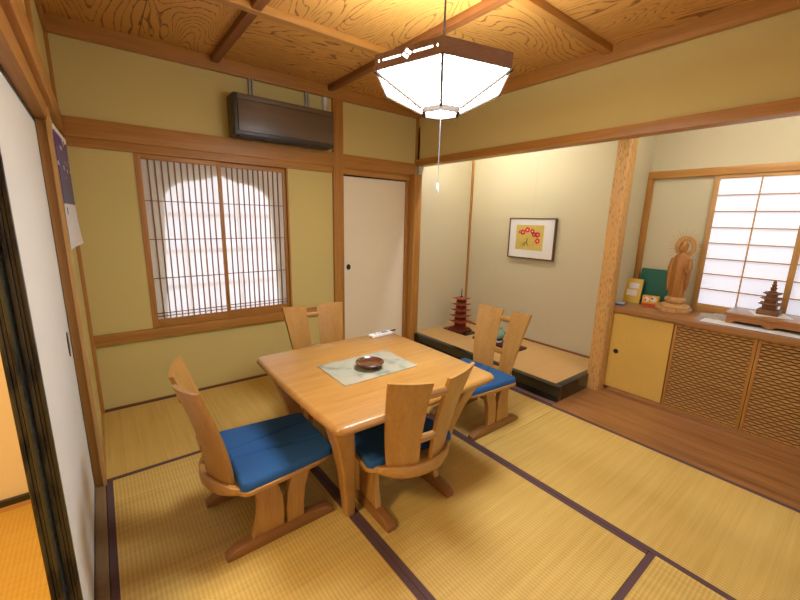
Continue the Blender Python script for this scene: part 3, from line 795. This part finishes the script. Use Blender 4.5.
pc = MB().tube([(LX, LY, ZB - 0.004), (LX - 0.002, LY, 1.535)], 0.0016, 6).build('pull_cord', M['grey_plastic'], lamp)
MB().lathe([(0.004, 1.497), (0.0065, 1.503), (0.0065, 1.53), (0.003, 1.538)], (LX - 0.002, LY, 0), 12).build('pull_tip', M['white_plastic'], pc)

# ------------------------------------------------------------------ air conditioner
ac = thing('air_conditioner', 'dark brown air conditioner hung on the back wall above the window', 'air conditioner', (1.355, -0.12, 1.94))
M['ac'] = plain('dark_bronze_plastic', (56, 48, 37), 0.4, var=0.03, scale=120)
M['ac_panel'] = wood('brown_panel', (84, 70, 54), (110, 92, 70), 'x', 0.35, 20, 0.04)
B(0.958, 1.752, -0.205, -0.03, 1.945, 2.228, bev=0.016).build('body', M['ac'], ac)
B(0.985, 1.744, -0.216, -0.203, 1.972, 2.182, bev=0.004).build('front_panel', M['ac_panel'], ac)
B(0.985, 1.744, -0.213, -0.203, 2.187, 2.220, bev=0.003).build('top_strip', M['ac_panel'], ac)
B(0.99, 1.735, -0.195, -0.10, 1.938, 1.950, bev=0.003).build('louver', M['dark_steel'], ac)
for x in (1.147, 1.603):
    mb = MB(); mb.box(x - 0.016, x - 0.006, -0.03, -0.004, 1.93, 2.385); mb.box(x + 0.006, x + 0.016, -0.03, -0.004, 1.93, 2.385); mb.box(x - 0.016, x + 0.016, -0.010, -0.003, 1.93, 2.385)
    mb.build('hanger', M['metal'], ac)
mb = MB(); mb.box(1.742, 1.776, -0.045, -0.001, 2.315, 2.378, bev=0.006); mb.box(1.752, 1.766, -0.035, -0.001, 2.20, 2.32, bev=0.004)
pb = mb.build('cable_box', M['white_plastic']); tag(pb, 'small white cable box above the right end of the air conditioner', 'cable box')

# ------------------------------------------------------------------ calendar on the left wall
def calendar_print():
    m, nt, N, L, b = new_mat('blue_calendar_print')
    tc = N.new('ShaderNodeTexCoord'); mp = N.new('ShaderNodeMapping'); mp.inputs['Scale'].default_value = (1, 13, 24)
    mp.inputs['Rotation'].default_value = (0.35, 0, 0)
    L.new(tc.outputs['Object'], mp.inputs['Vector'])
    vo = N.new('ShaderNodeTexVoronoi'); vo.inputs['Scale'].default_value = 1.0; L.new(mp.outputs['Vector'], vo.inputs['Vector'])
    sp = N.new('ShaderNodeSeparateXYZ'); L.new(tc.outputs['Object'], sp.inputs[0])
    gt = N.new('ShaderNodeMath'); gt.operation = 'LESS_THAN'; gt.inputs[1].default_value = 0.30; L.new(vo.outputs['Distance'], gt.inputs[0])
    up = N.new('ShaderNodeMath'); up.operation = 'GREATER_THAN'; up.inputs[1].default_value = 0.34; L.new(sp.outputs['Z'], up.inputs[0])
    mu = N.new('ShaderNodeMath'); mu.operation = 'MULTIPLY'; L.new(gt.outputs[0], mu.inputs[0]); L.new(up.outputs[0], mu.inputs[1])
    cr = N.new('ShaderNodeValToRGB'); cr.color_ramp.elements[0].position = 0.21; cr.color_ramp.elements[0].color = lin((72, 82, 120))
    cr.color_ramp.elements[1].position = 0.54; cr.color_ramp.elements[1].color = lin((92, 62, 122)); L.new(sp.outputs['Z'], cr.inputs[0])
    mx = N.new('ShaderNodeMix'); mx.data_type = 'RGBA'; L.new(mu.outputs[0], mx.inputs[0]); L.new(cr.outputs[0], mx.inputs[6]); mx.inputs[7].default_value = lin((214, 218, 228))
    L.new(mx.outputs[2], b.inputs['Base Color']); b.inputs['Roughness'].default_value = 0.45
    return m
cal = thing('wall_calendar', 'blue and white wall calendar hanging beside the left post', 'calendar', (0.0, -0.59, 1.20))
def cal_sheet(z0, z1, off, curl=0.0, y_in=0.0):
    rows = []
    for z in [z0 + (z1 - z0)*i/8 for i in range(9)]:
        rr = []
        for j in range(9):
            f = j/8; y = -0.83 + 0.48*f
            x = 0.003 + 0.022*f + off + curl*(1 - (z - z0)/(z1 - z0))**2*f**2
            rr.append((x, y, z))
        rows.append(rr)
    m_ = MB(); th = 0.003
    fr = [[m_.bm.verts.new(p) for p in rr] for rr in rows]; bk = [[m_.bm.verts.new((p[0] - th, p[1], p[2])) for p in rr] for rr in rows]
    for i in range(8):
        for j in range(8):
            m_.bm.faces.new([fr[i][j], fr[i][j+1], fr[i+1][j+1], fr[i+1][j]]); m_.bm.faces.new([bk[i][j], bk[i+1][j], bk[i+1][j+1], bk[i][j+1]])
    for i in range(8):
        m_.bm.faces.new([fr[i][0], fr[i+1][0], bk[i+1][0], bk[i][0]]); m_.bm.faces.new([fr[i][8], bk[i][8], bk[i+1][8], fr[i+1][8]])
        m_.bm.faces.new([fr[0][i], bk[0][i], bk[0][i+1], fr[0][i+1]]); m_.bm.faces.new([fr[8][i], fr[8][i+1], bk[8][i+1], bk[8][i]])
    return m_
M['cal_print'] = calendar_print(); M['sheet'] = plain('white_paper', (230, 228, 224), 0.7, var=0.01)
cal_sheet(1.412, 1.735, 0.0).build('picture_sheet', M['cal_print'], cal)
ds = cal_sheet(1.200, 1.412, 0.0005, 0.012).build('date_sheet', M['sheet'], cal)
M['ink'] = plain('blue_ink', (60, 80, 130), 0.7)
B(0.006, 0.0075, -0.775, -0.735, 1.362, 1.395).build('date_mark', M['ink'], ds)
cal_sheet(1.735, 1.757, 0.001).build('binding_strip', M['sheet'], cal)

# ------------------------------------------------------------------ framed picture in the alcove
pf = thing('framed_picture', 'small framed print of red blossoms on gold, hung in the alcove', 'picture', (3.65, -0.905, 1.0))
PY0, PY1, PZ0, PZ1, PXX = -0.646, -1.186, 1.000, 1.418, 3.632
M['brass'] = plain('brass_frame', (116, 90, 46), 0.35, 0.5, var=0.05)
mb = MB(); q = 0.012
mb.box(PXX - 0.008, PXX + 0.022, PY0 - q, PY0, PZ0, PZ1, bev=0.002); mb.box(PXX - 0.008, PXX + 0.022, PY1, PY1 + q, PZ0, PZ1, bev=0.002)
mb.box(PXX - 0.008, PXX + 0.022, PY1 + q, PY0 - q, PZ0, PZ0 + q, bev=0.002); mb.box(PXX - 0.008, PXX + 0.022, PY1 + q, PY0 - q, PZ1 - q, PZ1, bev=0.002)
mb.build('frame', M['brass'], pf)
B(PXX, PXX + 0.012, PY1 + q, PY0 - q, PZ0 + q, PZ1 - q).build('mount', M['sheet'], pf)
def uv(x, y): return PY0 + (PY1 - PY0)*(x - 55)/470, PZ1 + (PZ0 - PZ1)*(y - 80)/440
ya, za = uv(135, 155); yb, zb = uv(415, 425)
M['print_gold'] = plain('gold_print_ground', (214, 190, 96), 0.7, var=0.12, scale=30)
pr = B(PXX - 0.001, PXX + 0.001, yb, ya, zb, za).build('print', M['print_gold'], pf)
M['red'] = plain('red_print', (204, 52, 50), 0.7); M['pinkw'] = plain('pale_print', (238, 206, 190), 0.7); M['olive'] = plain('olive_print', (112, 98, 48), 0.7)
def disc(cx, cz, rr, xo, n=16, lob=0.0): return MB().prism([(cx + rr*(1 + lob*math.cos(5*2*PI*i/n/1.0))*math.cos(2*PI*i/n), cz + rr*(1 + lob*math.cos(5*2*PI*i/n))*math.sin(2*PI*i/n)) for i in range(n)], PXX - 0.001 - xo, PXX - 0.001, 'x')
for x, y, rr in ((205, 234, 24), (178, 232, 15), (250, 208, 24), (302, 222, 22), (320, 255, 22), (357, 255, 24), (360, 322, 24)):
    cy_, cz_ = uv(x, y); rm = rr*0.547/470
    fl = disc(cy_, cz_, rm, 0.0006, 30, 0.10).build('red_blossom', M['red'], pr, smooth=False)
    disc(cy_, cz_, rm*0.30, 0.0010).build('blossom_centre', M['pinkw'], fl, smooth=False)
mb = MB()
for pth in ([(255, 300), (252, 340), (262, 376)], [(252, 330), (236, 352), (222, 362)], [(222, 345), (240, 362), (228, 382), (208, 365)]):
    mb.tube([(PXX - 0.0012, *uv(*p)) for p in pth], 0.0035, 6)
mb.build('printed_stem', M['olive'], pr)
mb = MB(); mb.tube([(3.655, -0.905, PZ1 - 0.02), (3.660, -0.905, 2.27)], 0.0009, 5); mb.build('hanging_wire', M['metal'], pf)

# ------------------------------------------------------------------ alcove ornaments
ZD = 0.1245
pl = B(3.195, 3.385, -0.500, -0.145, ZD, ZD + 0.012, bev=0.003).build('black_tray', M['lacquer'])
tag(pl, 'flat black lacquer tray under the red pagoda', 'tray')
M['red_wood'] = wood('red_lacquer_wood', (136, 52, 28), (184, 88, 50), 'x', 0.4, 20, 0.2)
M['red_body'] = wood('dark_red_lattice_wood', (84, 26, 14), (140, 54, 30), 'x', 0.5, 30, 1.0)
M['red_dark'] = plain('dark_red_wood', (78, 28, 18), 0.5)
def pagoda(root, cx, cy, z, s, stories, plat, r0, r1, hs, body_m, roof_m, spire_h, railing=True):
    mb = MB(); mb.box(cx - plat, cx + plat, cy - plat, cy + plat, z, z + hs*0.28, bev=0.002*s); mb.box(cx - plat*0.86, cx + plat*0.86, cy - plat*0.86, cy + plat*0.86, z + hs*0.28, z + hs*0.52, bev=0.002*s)
    mb.build('platform', body_m, root)
    zz = z + hs*0.52
    for i in range(stories):
        f = i/(stories - 1); R_ = r0 + (r1 - r0)*f; bw = R_*(0.46 if railing else 0.52); bh = hs*(0.95 if i == 0 else 0.62)
        mb = MB(); mb.box(cx - bw, cx + bw, cy - bw, cy + bw, zz, zz + bh)
        for sx in (-1, 0, 1):
            for sy in (-1, 0, 1):
                if sx or sy: mb.box(cx + sx*bw - 0.004*s, cx + sx*bw + 0.004*s, cy + sy*bw - 0.004*s, cy + sy*bw + 0.004*s, zz, zz + bh)
        if railing:
            rw = bw*1.32
            for sy in (-1, 1):
                mb.box(cx - rw, cx + rw, cy + sy*rw - 0.002*s, cy + sy*rw + 0.002*s, zz + hs*0.16, zz + hs*0.20); mb.box(cx + sy*rw - 0.002*s, cx + sy*rw + 0.002*s, cy - rw, cy + rw, zz + hs*0.16, zz + hs*0.20)
        st = mb.build('storey', body_m, root)
        zt = zz + bh
        # sweeping roof with upturned corners
        rings = []
        for rr, dz, up in ((R_*0.55, -0.02*hs, 0), (R_*0.97, 0.05*hs, 0.13*hs), (R_, 0.10*hs, 0.15*hs), (R_*0.72, 0.20*hs, 0.03*hs), (R_*0.42, 0.38*hs, 0)):
            rg = []
            for k in range(32):
                a = 2*PI*k/32 + PI/32*0; m_ = max(abs(math.cos(a)), abs(math.sin(a))); px, py = math.cos(a)/m_, math.sin(a)/m_
                cor = min(abs(px), abs(py))**4
                rg.append((cx + rr*px*(1 + 0.03*cor), cy + rr*py*(1 + 0.03*cor), zt + dz + up*cor))
            rings.append(rg)
        MB().loft(rings).build('roof', roof_m, st, angle=30)
        zz = zt + hs*0.36
    n_ = 9; prof = [(0.016*s, 0.0), (0.016*s, 0.01*s), (0.005*s, 0.014*s)]
    for i in range(7): h = spire_h*(0.18 + 0.09*i); prof += [(0.004*s, h), (0.0085*s, h + 0.012*spire_h), (0.004*s, h + 0.035*spire_h)]
    prof += [(0.003*s, spire_h*0.88), (0.001*s, spire_h)]
    MB().lathe(prof, (cx, cy, zz - 0.002), 12).build('spire', M['dark_steel'] if railing else body_m, root)
pg = thing('pagoda_model', 'red-brown five-storey wooden pagoda model on the black tray', 'pagoda model', (3.29, -0.325, ZD + 0.0125))
pagoda(pg, 3.285, -0.325, ZD + 0.0125, 1.0, 5, 0.096, 0.092, 0.073, 0.068, M['red_body'], M['red_wood'], 0.105)
mb = MB(); mb.box(3.19, 3.38, -1.155, -0.600, ZD, ZD + 0.022, bev=0.006)
dt = mb.build('display_board', M['red_dark']); tag(dt, 'long dark red board lying in the alcove behind the right chair', 'display board')
M['celadon'] = plain('celadon_glaze', (142, 186, 160), 0.25, var=0.08, scale=30, coat=0.5)
cd = thing('celadon_jar', 'pale green jar on the dark red board, glimpsed between the chair slats', 'jar', (3.28, -0.865, ZD + 0.0225))
MB().lathe([(0.045, 0.0), (0.05, 0.012), (0.045, 0.02)], (3.28, -0.865, ZD + 0.0225), 24).build('foot_ring', M['white_plastic'], cd)
MB().lathe([(0.045, 0.020), (0.052, 0.026), (0.052, 0.034), (0.046, 0.038)], (3.28, -0.865, ZD + 0.0225), 24).build('black_stand', M['pull'], cd)
MB().lathe([(0.042, 0.038), (0.062, 0.058), (0.070, 0.085), (0.064, 0.115), (0.046, 0.135), (0.040, 0.145), (0.046, 0.152), (0.040, 0.152), (0.034, 0.143)], (3.28, -0.865, ZD + 0.0225), 28).build('body', M['celadon'], cd)

# ------------------------------------------------------------------ things on the worktop
ZW = 0.7175
M['blue_card'] = plain('pale_blue_plastic', (176, 196, 226), 0.4, var=0.05); M['navy'] = plain('navy_edge', (60, 76, 120), 0.5)
bc = thing('blue_case', 'tiny pale blue case at the left end of the worktop', 'small case', (3.50, -1.912, ZW), 0.2, local=True)
B(-0.04, 0.04, -0.032, 0.032, 0.0, 0.008, bev=0.002).build('base', M['navy'], bc); B(-0.036, 0.036, -0.029, 0.029, 0.008, 0.016, bev=0.003).build('lid', M['blue_card'], bc)
def leaning(name, label, cat, x, y, wd, ht, th, lean, rz, mat):
    t = thing(name, label, cat, (x, y, ZW), rz, local=True)
    Mx = Matrix.Rotation(lean, 4, 'Y')
    return t, Mx, B(0, th, -wd/2, wd/2, 0.0, ht, bev=min(0.002, th*0.3)).xf(Mx)
M['yellow_card'] = plain('yellow_card', (214, 176, 66), 0.5, var=0.04); M['photo'] = plain('pale_photo', (222, 214, 204), 0.5, var=0.06, scale=60)
t, Mx, mb = leaning('yellow_album', 'yellow card with two pale pictures, propped beside the alcove pillar', 'card', 3.670, -1.925, 0.128, 0.208, 0.02, 0.20, 0.10, None)
bd = mb.build('cover', M['yellow_card'], t)
for a, b, c_, d in ((-0.042, 0.034, 0.125, 0.170), (-0.034, 0.046, 0.062, 0.112)):
    B(-0.0012, 0.001, a, b, c_, d).xf(Mx).build('picture', M['photo'], bd)
M['green_board'] = plain('green_board', (22, 98, 74), 0.6, var=0.04)
t, Mx, mb = leaning('green_board', 'dark green board leaning on the wall behind the statue', 'board', 3.775, -2.035, 0.225, 0.295, 0.012, 0.16, 0.0, None)
mb.build('panel', M['green_board'], t)
M['box_red'] = plain('red_box_print', (206, 70, 36), 0.5); M['box_yel'] = plain('yellow_box_print', (230, 170, 52), 0.5, var=0.1, scale=60)
bx = thing('small_box', 'small orange and yellow box between the yellow card and the statue', 'box', (3.625, -2.085, ZW), 0.10, local=True)
B(0, 0.04, -0.058, 0.058, 0, 0.088, bev=0.002).build('carton', M['box_yel'], bx)
pn = B(-0.0008, 0.001, -0.057, 0.057, 0.002, 0.024).build('printed_band', M['box_red'], bx)
mb = MB()
for yy, zz, rr, mt in ((0.026, 0.058, 0.020, M['photo']), (-0.024, 0.060, 0.022, M['photo']), (0.034, 0.052, 0.008, M['box_red']), (-0.014, 0.068, 0.007, M['pull'])):
    MB().prism([(yy + rr*math.cos(2*PI*i/16), zz + rr*math.sin(2*PI*i/16)) for i in range(16)], -0.0009 if mt is M['photo'] else -0.0014, 0.001, 'x').build('printed_spot', mt, bx, smooth=False)

# standing wooden statue with ring halo
SX, SY = 3.655, -2.262
M['carved'] = wood('carved_camphor_wood', (142, 88, 32), (182, 124, 54), 'z', 0.45, 30, 0.15)
M['carved_pale'] = wood('pale_carved_base', (172, 124, 66), (212, 170, 106), 'x', 0.45, 20, 0.1)
st = thing('wooden_statue', 'standing carved wooden statue with a rayed ring halo on an octagonal base', 'statue', (SX, SY, ZW))
def ngon(rr, z, n=8, a0=PI/8, cx=SX, cy=SY): return [(cx + rr*math.cos(a0 + 2*PI*i/n), cy + rr*math.sin(a0 + 2*PI*i/n), z) for i in range(n)]
mb = MB(); mb.loft([ngon(rr, ZW + z) for rr, z in ((0.118, 0.0), (0.122, 0.006), (0.122, 0.022), (0.112, 0.027))]); mb.loft([ngon(rr, ZW + z) for rr, z in ((0.100, 0.027), (0.108, 0.034), (0.100, 0.046), (0.070, 0.056))])
mb.build('plinth', M['carved_pale'], st, smooth=False)
mb = MB(); mb.lathe([(0.050, 0.055), (0.058, 0.062), (0.064, 0.078), (0.060, 0.096), (0.048, 0.100)], (SX, SY, ZW), 24)
for k in range(14):
    a = 2*PI*k/14; mb.ellipsoid((SX + 0.058*math.cos(a), SY + 0.058*math.sin(a), ZW + 0.080), (0.012, 0.012, 0.018), 8, 6)
mb.build('lotus_seat', M['carved_pale'], st)
z0 = ZW + 0.100
mb = MB(); rings = []
for z, rx, ry, dx, fold in ((0.0, 0.034, 0.044, 0, 0.10), (0.02, 0.036, 0.047, 0, 0.10), (0.08, 0.036, 0.048, 0, 0.09), (0.14, 0.037, 0.051, 0, 0.07), (0.19, 0.036, 0.054, 0.002, 0.05), (0.23, 0.036, 0.056, 0.003, 0.03), (0.262, 0.033, 0.056, 0.003, 0.01), (0.282, 0.026, 0.045, 0.002, 0.0), (0.294, 0.017, 0.021, -0.001, 0), (0.306, 0.015, 0.017, -0.003, 0)):
    rings.append([(SX + dx + rx*(1 + fold*math.cos(9*a))*math.cos(a), SY + ry*(1 + fold*math.cos(9*a))*math.sin(a), z0 + z) for a in [2*PI*i/48 for i in range(48)]])
mb.loft(rings)
for s in (-1, 1):     # sleeves: right hand raised, left hanging
    if s > 0: mb.tube([(SX, SY + 0.050, z0 + 0.262), (SX - 0.006, SY + 0.062, z0 + 0.20), (SX - 0.012, SY + 0.062, z0 + 0.13), (SX - 0.010, SY + 0.060, z0 + 0.04)], [0.018, 0.019, 0.016, 0.007], 12)
    else:
        mb.tube([(SX, SY - 0.050, z0 + 0.262), (SX - 0.008, SY - 0.062, z0 + 0.20), (SX - 0.030, SY - 0.052, z0 + 0.175), (SX - 0.046, SY - 0.040, z0 + 0.205)], [0.018, 0.019, 0.015, 0.010], 12)
        mb.tube([(SX - 0.010, SY - 0.060, z0 + 0.19), (SX - 0.012, SY - 0.060, z0 + 0.10), (SX - 0.010, SY - 0.056, z0 + 0.05)], [0.017, 0.014, 0.006], 10)
mb.ellipsoid((SX - 0.048, SY - 0.039, z0 + 0.219), (0.006, 0.008, 0.014), 10, 8)
# head, face and hair knot
hz = z0 + 0.338
mb.ellipsoid((SX - 0.004, SY, hz), (0.030, 0.028, 0.037), 24, 16); mb.ellipsoid((SX + 0.004, SY, hz + 0.034), (0.014, 0.013, 0.012), 14, 8)
mb.ellipsoid((SX + 0.002, SY, hz + 0.012), (0.030, 0.0292, 0.030), 20, 12)
mb.ellipsoid((SX - 0.031, SY, hz - 0.003), (0.004, 0.0035, 0.008), 8, 6)
for s in (-1, 1):
    mb.ellipsoid((SX - 0.027, SY + s*0.010, hz + 0.003), (0.003, 0.005, 0.002), 8, 6); mb.ellipsoid((SX + 0.002, SY + s*0.025, hz - 0.006), (0.005, 0.003, 0.015), 8, 6)
mb.ellipsoid((SX - 0.027, SY, hz - 0.017), (0.003, 0.006, 0.002), 8, 6)
for s in (-1, 1): mb.ellipsoid((SX - 0.026, SY + s*0.016, z0 + 0.004), (0.020, 0.010, 0.007), 12, 8)
mb.build('figure', M['carved'], st, angle=60)
HX, HZ = SX + 0.034, hz + 0.005
mb = MB(); mb.torus((HX, SY, HZ), 0.066, 0.0065, 'x', 40, 8); mb.torus((HX, SY, HZ), 0.050, 0.011, 'x', 40, 8); mb.tube([(HX, SY, HZ - 0.06), (SX + 0.030, SY, z0 + 0.15)], 0.005, 8)
h_ = mb.build('halo', M['carved_pale'], st)
mb = MB()
for k in range(30):
    a = 2*PI*k/30
    if math.sin(a) < -0.80: continue
    L_ = 0.125 if k % 2 else 0.108
    mb.tube([(HX, SY + 0.060*math.cos(a), HZ + 0.060*math.sin(a)), (HX, SY + L_*math.cos(a), HZ + L_*math.sin(a))], [0.0019, 0.0010], 5)
mb.build('rays', M['carved_pale'], h_)

st.location = (3.622, -2.255, ZW); st.scale = (1.0, 1.0, 1.13)

# crocheted doily, runner cloth, low stand, paper and small pagoda
M['lace'] = plain('white_lace', (226, 220, 206), 0.85, var=0.3, scale=140, bump=0.5)
mb = MB()
for i in range(7):
    for j in range(9):
        cx, cy = 3.55 + 0.030*i + (0.015 if j % 2 else 0), -2.435 - 0.024*j
        if ((cx - 3.645)/0.115)**2 + ((cy + 2.53)/0.11)**2 < 1: mb.torus((cx, cy, ZW + 0.004), 0.011, 0.0032, 'z', 12, 5)
dl = mb.build('lace_doily', M['lace']); tag(dl, 'white lace doily on the worktop beside the low wooden stand', 'doily')
rc = thing('table_runner', 'white runner cloth with a dark edge line under the low stand', 'runner cloth', (3.5, -2.9, ZW))
mb = MB(); mb.box(3.400, 3.80, -3.42, -2.48, ZW, ZW + 0.0016); mb.build('cloth', M['sheet'], rc)
mb = MB(); mb.box(3.392, 3.400, -3.42, -2.48, ZW, ZW + 0.0018); mb.build('edge_band', M['navy'], rc)
ls = thing('low_stand', 'low brown wooden display stand on the runner cloth', 'stand', (3.64, -2.80, ZW + 0.0018))
zb_ = ZW + 0.0018
B(3.49, 3.805, -3.10, -2.590, zb_ + 0.056, zb_ + 0.076, bev=0.003).build('top', M['counter'], ls)
M['cypress'] = wood('stand_wood', (150, 92, 44), (190, 130, 72), 'y', 0.4, 18, 0.05)
mb = MB()
prof = [(-3.085, 0.0), (-3.085, 0.056), (-2.603, 0.056), (-2.603, 0.0), (-2.628, 0.0), (-2.650, 0.020), (-2.79, 0.022), (-2.812, 0.006), (-2.838, 0.006), (-2.86, 0.022), (-3.035, 0.020), (-3.058, 0.0)]
mb.prism([(y, zb_ + z) for y, z in prof], 3.505, 3.525, 'x'); mb.build('front_skirt', M['cypress'], ls, smooth=False)
mb = MB(); mb.prism([(y, zb_ + z) for y, z in prof], 3.770, 3.790, 'x'); mb.build('back_skirt', M['cypress'], ls, smooth=False)
for y in (-2.619, -3.085): B(3.525, 3.770, y, y + 0.016, zb_, zb_ + 0.056).build('side_panel', M['cypress'], ls)
zt_ = zb_ + 0.0755
pp = MB(); rr = Matrix.Rotation(0.35, 4, 'Z'); pp.box(-0.095, 0.095, -0.095, 0.095, 0, 0.0014).xf(Matrix.Translation((3.655, -2.800, zt_)) @ rr)
pp = pp.build('white_paper', M['sheet']); tag(pp, 'square of white paper under the small brown pagoda', 'paper')
M['brown_stone'] = wood('brown_turned_wood', (104, 66, 36), (146, 98, 58), 'z', 0.5, 20, 0.3)
sp_ = thing('small_pagoda', 'small brown tiered pagoda on white paper in front of the shoji', 'pagoda model', (3.655, -2.79, zt_ + 0.002))
cx, cy, zz = 3.655, -2.79, zt_ + 0.002
MB().box(cx - 0.056, cx + 0.056, cy - 0.056, cy + 0.056, zz, zz + 0.036, bev=0.004).build('base', M['brown_stone'], sp_)
zz += 0.038
for i, (bw, rw, bh) in enumerate(((0.036, 0.056, 0.030), (0.031, 0.050, 0.025), (0.027, 0.044, 0.023))):
    s_ = B(cx - bw, cx + bw, cy - bw, cy + bw, zz, zz + bh, bev=0.003).build('tier', M['brown_stone'], sp_)
    zz += bh
    rings = [[(cx + q*px, cy + q*py, zz + dz + (0.006 if (px and py) else 0)*e) for px, py in ((1, 0), (1, 1), (0, 1), (-1, 1), (-1, 0), (-1, -1), (0, -1), (1, -1))] for q, dz, e in ((bw, -0.002, 0), (rw, 0.0, 1), (rw, 0.006, 1), (bw*0.8, 0.013, 0))]
    MB().loft(rings).build('roof', M['brown_stone'], s_, smooth=False); zz += 0.012
MB().lathe([(0.022, 0.0), (0.024, 0.006), (0.014, 0.010), (0.016, 0.024), (0.020, 0.030), (0.011, 0.036), (0.013, 0.046), (0.017, 0.052), (0.008, 0.058), (0.012, 0.068), (0.006, 0.076), (0.002, 0.084)], (cx, cy, zz), 16).build('finial', M['brown_stone'], sp_)

# ------------------------------------------------------------------ lights
def area(name, loc, rot, sx, sy, power, c):
    l = bpy.data.lights.new(name, 'AREA'); l.shape = 'RECTANGLE'; l.size = sx; l.size_y = sy; l.energy = power; l.color = lin(c)[:3]
    o = bpy.data.objects.new(name, l); COL.objects.link(o); o.location = loc; o.rotation_euler = rot; return o
# concealed fluorescent battens behind the alcove beam
M['tube'] = glow('fluorescent_tube', (244, 247, 255), 62.0)
for y0, y1, lab in ((-1.35, -0.15, 'white fluorescent batten hidden behind the beam over the alcove'), (-3.2, -2.3, 'white fluorescent batten hidden behind the beam over the worktop')):
    fx = thing('fluorescent_batten', lab, 'light fixture', (2.99, (y0 + y1)/2, 2.27))
    B(2.95, 3.03, y0, y1, 2.225, 2.27, bev=0.004).build('housing', M['white_plastic'], fx)
    MB().tube([(2.99, y0 + 0.03, 2.207), (2.99, y1 - 0.03, 2.207)], 0.014, 12).build('tube', M['tube'], fx)
# warm lamp in the room beyond
area('beyond_lamp', (-1.3, -2.4, 2.40), (0, 0, 0), 0.5, 0.5, 50, (255, 230, 190))
wd = bpy.data.worlds.new('world'); scene.world = wd; wd.use_nodes = True
wd.node_tree.nodes['Background'].inputs[0].default_value = lin((236, 240, 255)); wd.node_tree.nodes['Background'].inputs[1].default_value = 0.7

vs = scene.view_settings
scene.display_settings.display_device = 'sRGB'
vs.view_transform = 'Standard'; vs.look = 'None'; vs.exposure = 0.27; vs.gamma = 1.0; vs.use_curve_mapping = False
